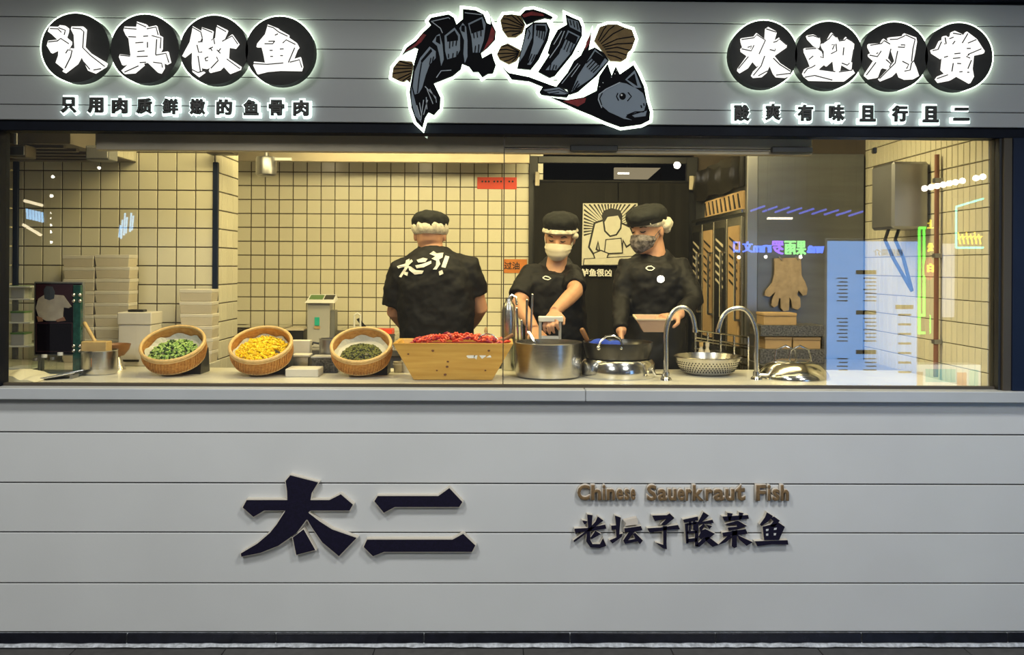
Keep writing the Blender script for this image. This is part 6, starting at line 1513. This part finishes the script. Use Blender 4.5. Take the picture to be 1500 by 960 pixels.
light_string('row of round white mall bulbs mirrored at top right over the tiles', [(px, 276 - (px - 1355) * 0.20) for px in (1355, 1364.5, 1373, 1382, 1391, 1400, 1410, 1430, 1440)], 5.2, 0.030)
light_string('single round mall bulb mirrored above the black curtain', [(992, 242)], 5.2, 0.036)
light_string('single round mall bulb mirrored on the chest of the cook with the tray', [(968, 409)], 5.2, 0.038)
light_string('three small mall bulbs mirrored under the neon sign above the glove', [(1082.5, 377), (1122, 376.5), (1173, 376.5)], 5.4, 0.018)
light_string('string of small mall bulbs mirrored on the left tiles', [(145, 246), (77, 259), (75, 287), (72, 312), (72, 320), (73, 330), (73, 340), (74, 355)], 5.2, 0.015)
# slanting blue ceiling strips
for k in range(9):
    px = 1108 + k * 18
    p0 = mirror(px - 8, 309 + k * 0.9, 5.6); p1 = mirror(px + 12, 302 + k * 1.0, 6.0)
    t = thing('ceiling_strip_light', 'slanting blue mall strip light mirrored high in the right pane, %s from the left' % ORD[k], 'lamp', (p0 + p1) / 2, group='blue strip lights mirrored in the pane')
    B().tube([p0, p1], 0.011, 6).obj('strip', neon('strip_blue', (0.12, 0.16, 0.9), 3.5), t)
    B().tube([(p0 + p1) / 2, Vector(((p0.x + p1.x) / 2, (p0.y + p1.y) / 2, 4.6))], 0.004, 6).obj('hanger', 'black', t)
p0, p1 = mirror(1124, 320, 5.6), mirror(1161, 320, 5.6)
t = thing('ceiling_strip_light', 'short white level strip light mirrored below the blue strips', 'lamp', p0)
B().tube([p0, p1], 0.012, 6).obj('strip', neon('strip_white', (1, 0.9, 0.75), 7), t); B().tube([p0, Vector((p0.x, p0.y, 4.6))], 0.004, 6).obj('hanger', 'black', t)
# upright green neon frame with yellow and red signs
SG = 5.0
def bar(t, x0, y0, x1, y1, m, r=0.012, s=SG): B().tube([mirror(x0, y0, s), mirror(x1, y1, s)], r, 6).obj('neon_tube', m, t)
gm = neon('neon_leaf_green', (0.12, 1.0, 0.06), 8); ym = neon('neon_yellow', (1.0, 0.75, 0.05), 6); cm = neon('neon_cyan', (0.15, 0.9, 0.75), 6)
t = thing('neon_sign', 'upright green neon frame mirrored on the right tiled wall', 'sign', mirror(1354, 490, SG))
for x0, y0, x1, y1 in ((1347, 334, 1362, 334), (1347, 334, 1347, 490), (1354, 334, 1354, 462), (1347, 462, 1362, 462), (1362, 462, 1362, 488), (1347, 488, 1362, 488)): bar(t, x0, y0, x1, y1, gm)
a = mirror(1345, 488, SG); c = mirror(1364, 330, SG); B().box((a.x, a.y - 0.1, 0.0), (mirror(1355, 400, SG).x, a.y - 0.03, c.z)).obj('pylon', 'black', t)
t = thing('neon_sign', 'red oval sign with yellow characters mirrored beside the green neon frame', 'sign', mirror(1365, 430, 4.5))
tr_ = lambda px, py, y: Vector((mirror(px, py, 4.5).x, mirror(px, py, 4.5).y + y, mirror(px, py, 4.5).z))
B().poly(disc_outline(1362, 394, 7, 17, 20), 0.0, -0.02, tr_).obj('oval', neon('neon_red', (0.45, 0.01, 0.05), 2.5), t)
for i, (ch_, y0) in enumerate((('上', 322), ('公', 356), ('白', 386))):
    a = mirror(1358, y0 + 13, 4.5); c = mirror(1366, y0, 4.5); fit_text(ch_, 'neon_character', ym, (a.x, a.z), (c.x, c.z), (a.y + 0.03, a.y + 0.005), t, facing=1, bold=0.02)
a = mirror(1362, 412, 4.5); B().tube([Vector((a.x, a.y - 0.04, 0)), mirror(1362, 318, 4.5) - Vector((0, 0.02, 0))], 0.02, 8).obj('post', 'black', t)
t = thing('neon_sign', 'cyan neon outline with yellow lettering mirrored at the far right tiles', 'sign', mirror(1420, 365, SG))
for x0, y0, x1, y1 in ((1401, 303, 1441, 291), (1401, 303, 1401, 363), (1401, 363, 1441, 363)): bar(t, x0, y0, x1, y1, cm, 0.010)
for i in range(6):
    x = 1404 + i * 6; bar(t, x, 340 + (i % 2) * 3, x + 3, 358, ym, 0.007); bar(t, x, 350, x + 5, 346, ym, 0.007)
a = mirror(1399, 365, SG); c = mirror(1444, 290, SG); B().box((a.x, a.y - 0.1, 0.0), (c.x, a.y - 0.03, c.z)).obj('pylon', 'black', t)
# pale blue neon strokes opposite on the left
sb_ = neon('neon_sky', (0.35, 0.65, 1.0), 5)
t = thing('neon_sign', 'pale blue neon strokes mirrored on the tiles left of the carton stacks', 'sign', mirror(183, 365, SG))
for i, (x, y0, y1) in enumerate(((174, 330, 348), (177, 322, 350), (181, 312, 345), (184, 318, 342), (190, 312, 340), (193, 316, 338))): bar(t, x, y1, x + 2, y0, sb_, 0.008)
a = mirror(172, 352, SG); c = mirror(198, 310, SG); B().box((a.x, a.y - 0.1, 0.0), (c.x, a.y - 0.03, c.z)).obj('pylon', 'black', t)
t = thing('neon_sign', 'pale blue lit block under a cream strip mirrored at the far left tiles', 'sign', mirror(50, 325, SG))
for i in range(6): bar(t, 39 + i * 4.4, 306 + i, 40 + i * 4.4, 321 + i, sb_, 0.012)
bar(t, 35, 294, 62, 301, bulb and neon('neon_cream', (1, 0.85, 0.55), 5), 0.014); bar(t, 33, 329, 60, 345, neon('neon_cream', (1, 0.85, 0.55), 5), 0.014)
a = mirror(34, 346, SG); c = mirror(66, 293, SG); B().box((a.x, a.y - 0.1, 0.0), (c.x, a.y - 0.03, c.z)).obj('pylon', 'black', t)

# low lit display counter and a pale hanging banner opposite, mirrored at bottom right
SD = 4.2
t = thing('display_counter', 'low white and turquoise lit display counter mirrored at the bottom right of the pane', 'counter', mirror(1385, 590, SD))
a = mirror(1333, 590, SD); c = mirror(1437, 535, SD); zc_ = mirror(1333, 548, SD).z
B().box((a.x, a.y - 0.2, 0.0), (c.x, a.y - 0.01, c.z)).obj('cabinet', 'white', t)
B().box((a.x, a.y - 0.01, a.z), (c.x, a.y, c.z)).obj('lit_front', light_mat('counter_light', (0.85, 0.95, 0.9), 2.2), t)
for (x0, y0, x1, y1, cl) in ((1356, 541, 1400, 560, (0.15, 0.75, 0.75)), (1402, 546, 1416, 575, (0.8, 0.35, 0.25)), (1340, 545, 1352, 575, (0.6, 0.45, 0.3)), (1420, 542, 1433, 575, (0.35, 0.85, 0.75))):
    p_ = mirror(x0, y1, SD); q_ = mirror(x1, y0, SD)
    B().box((p_.x, a.y + 0.001, p_.z), (q_.x, a.y + 0.006, q_.z)).obj('printed_block', light_mat('counter_print', cl, 2.0), t)
t = thing('hanging_banner', 'narrow pale vertical banner mirrored on the right tiles', 'banner', mirror(1390, 465, SD + 0.2))
a = mirror(1381, 465, SD + 0.2); c = mirror(1399, 357, SD + 0.2)
B().box((a.x, a.y - 0.01, a.z), (c.x, a.y, c.z)).obj('banner', light_mat('banner_light', (0.75, 0.82, 1.0), 1.6), t)
B().tube([((a.x + c.x) / 2, a.y - 0.005, c.z), ((a.x + c.x) / 2, a.y - 0.005, 4.6)], 0.005, 6).obj('cord', 'black', t)
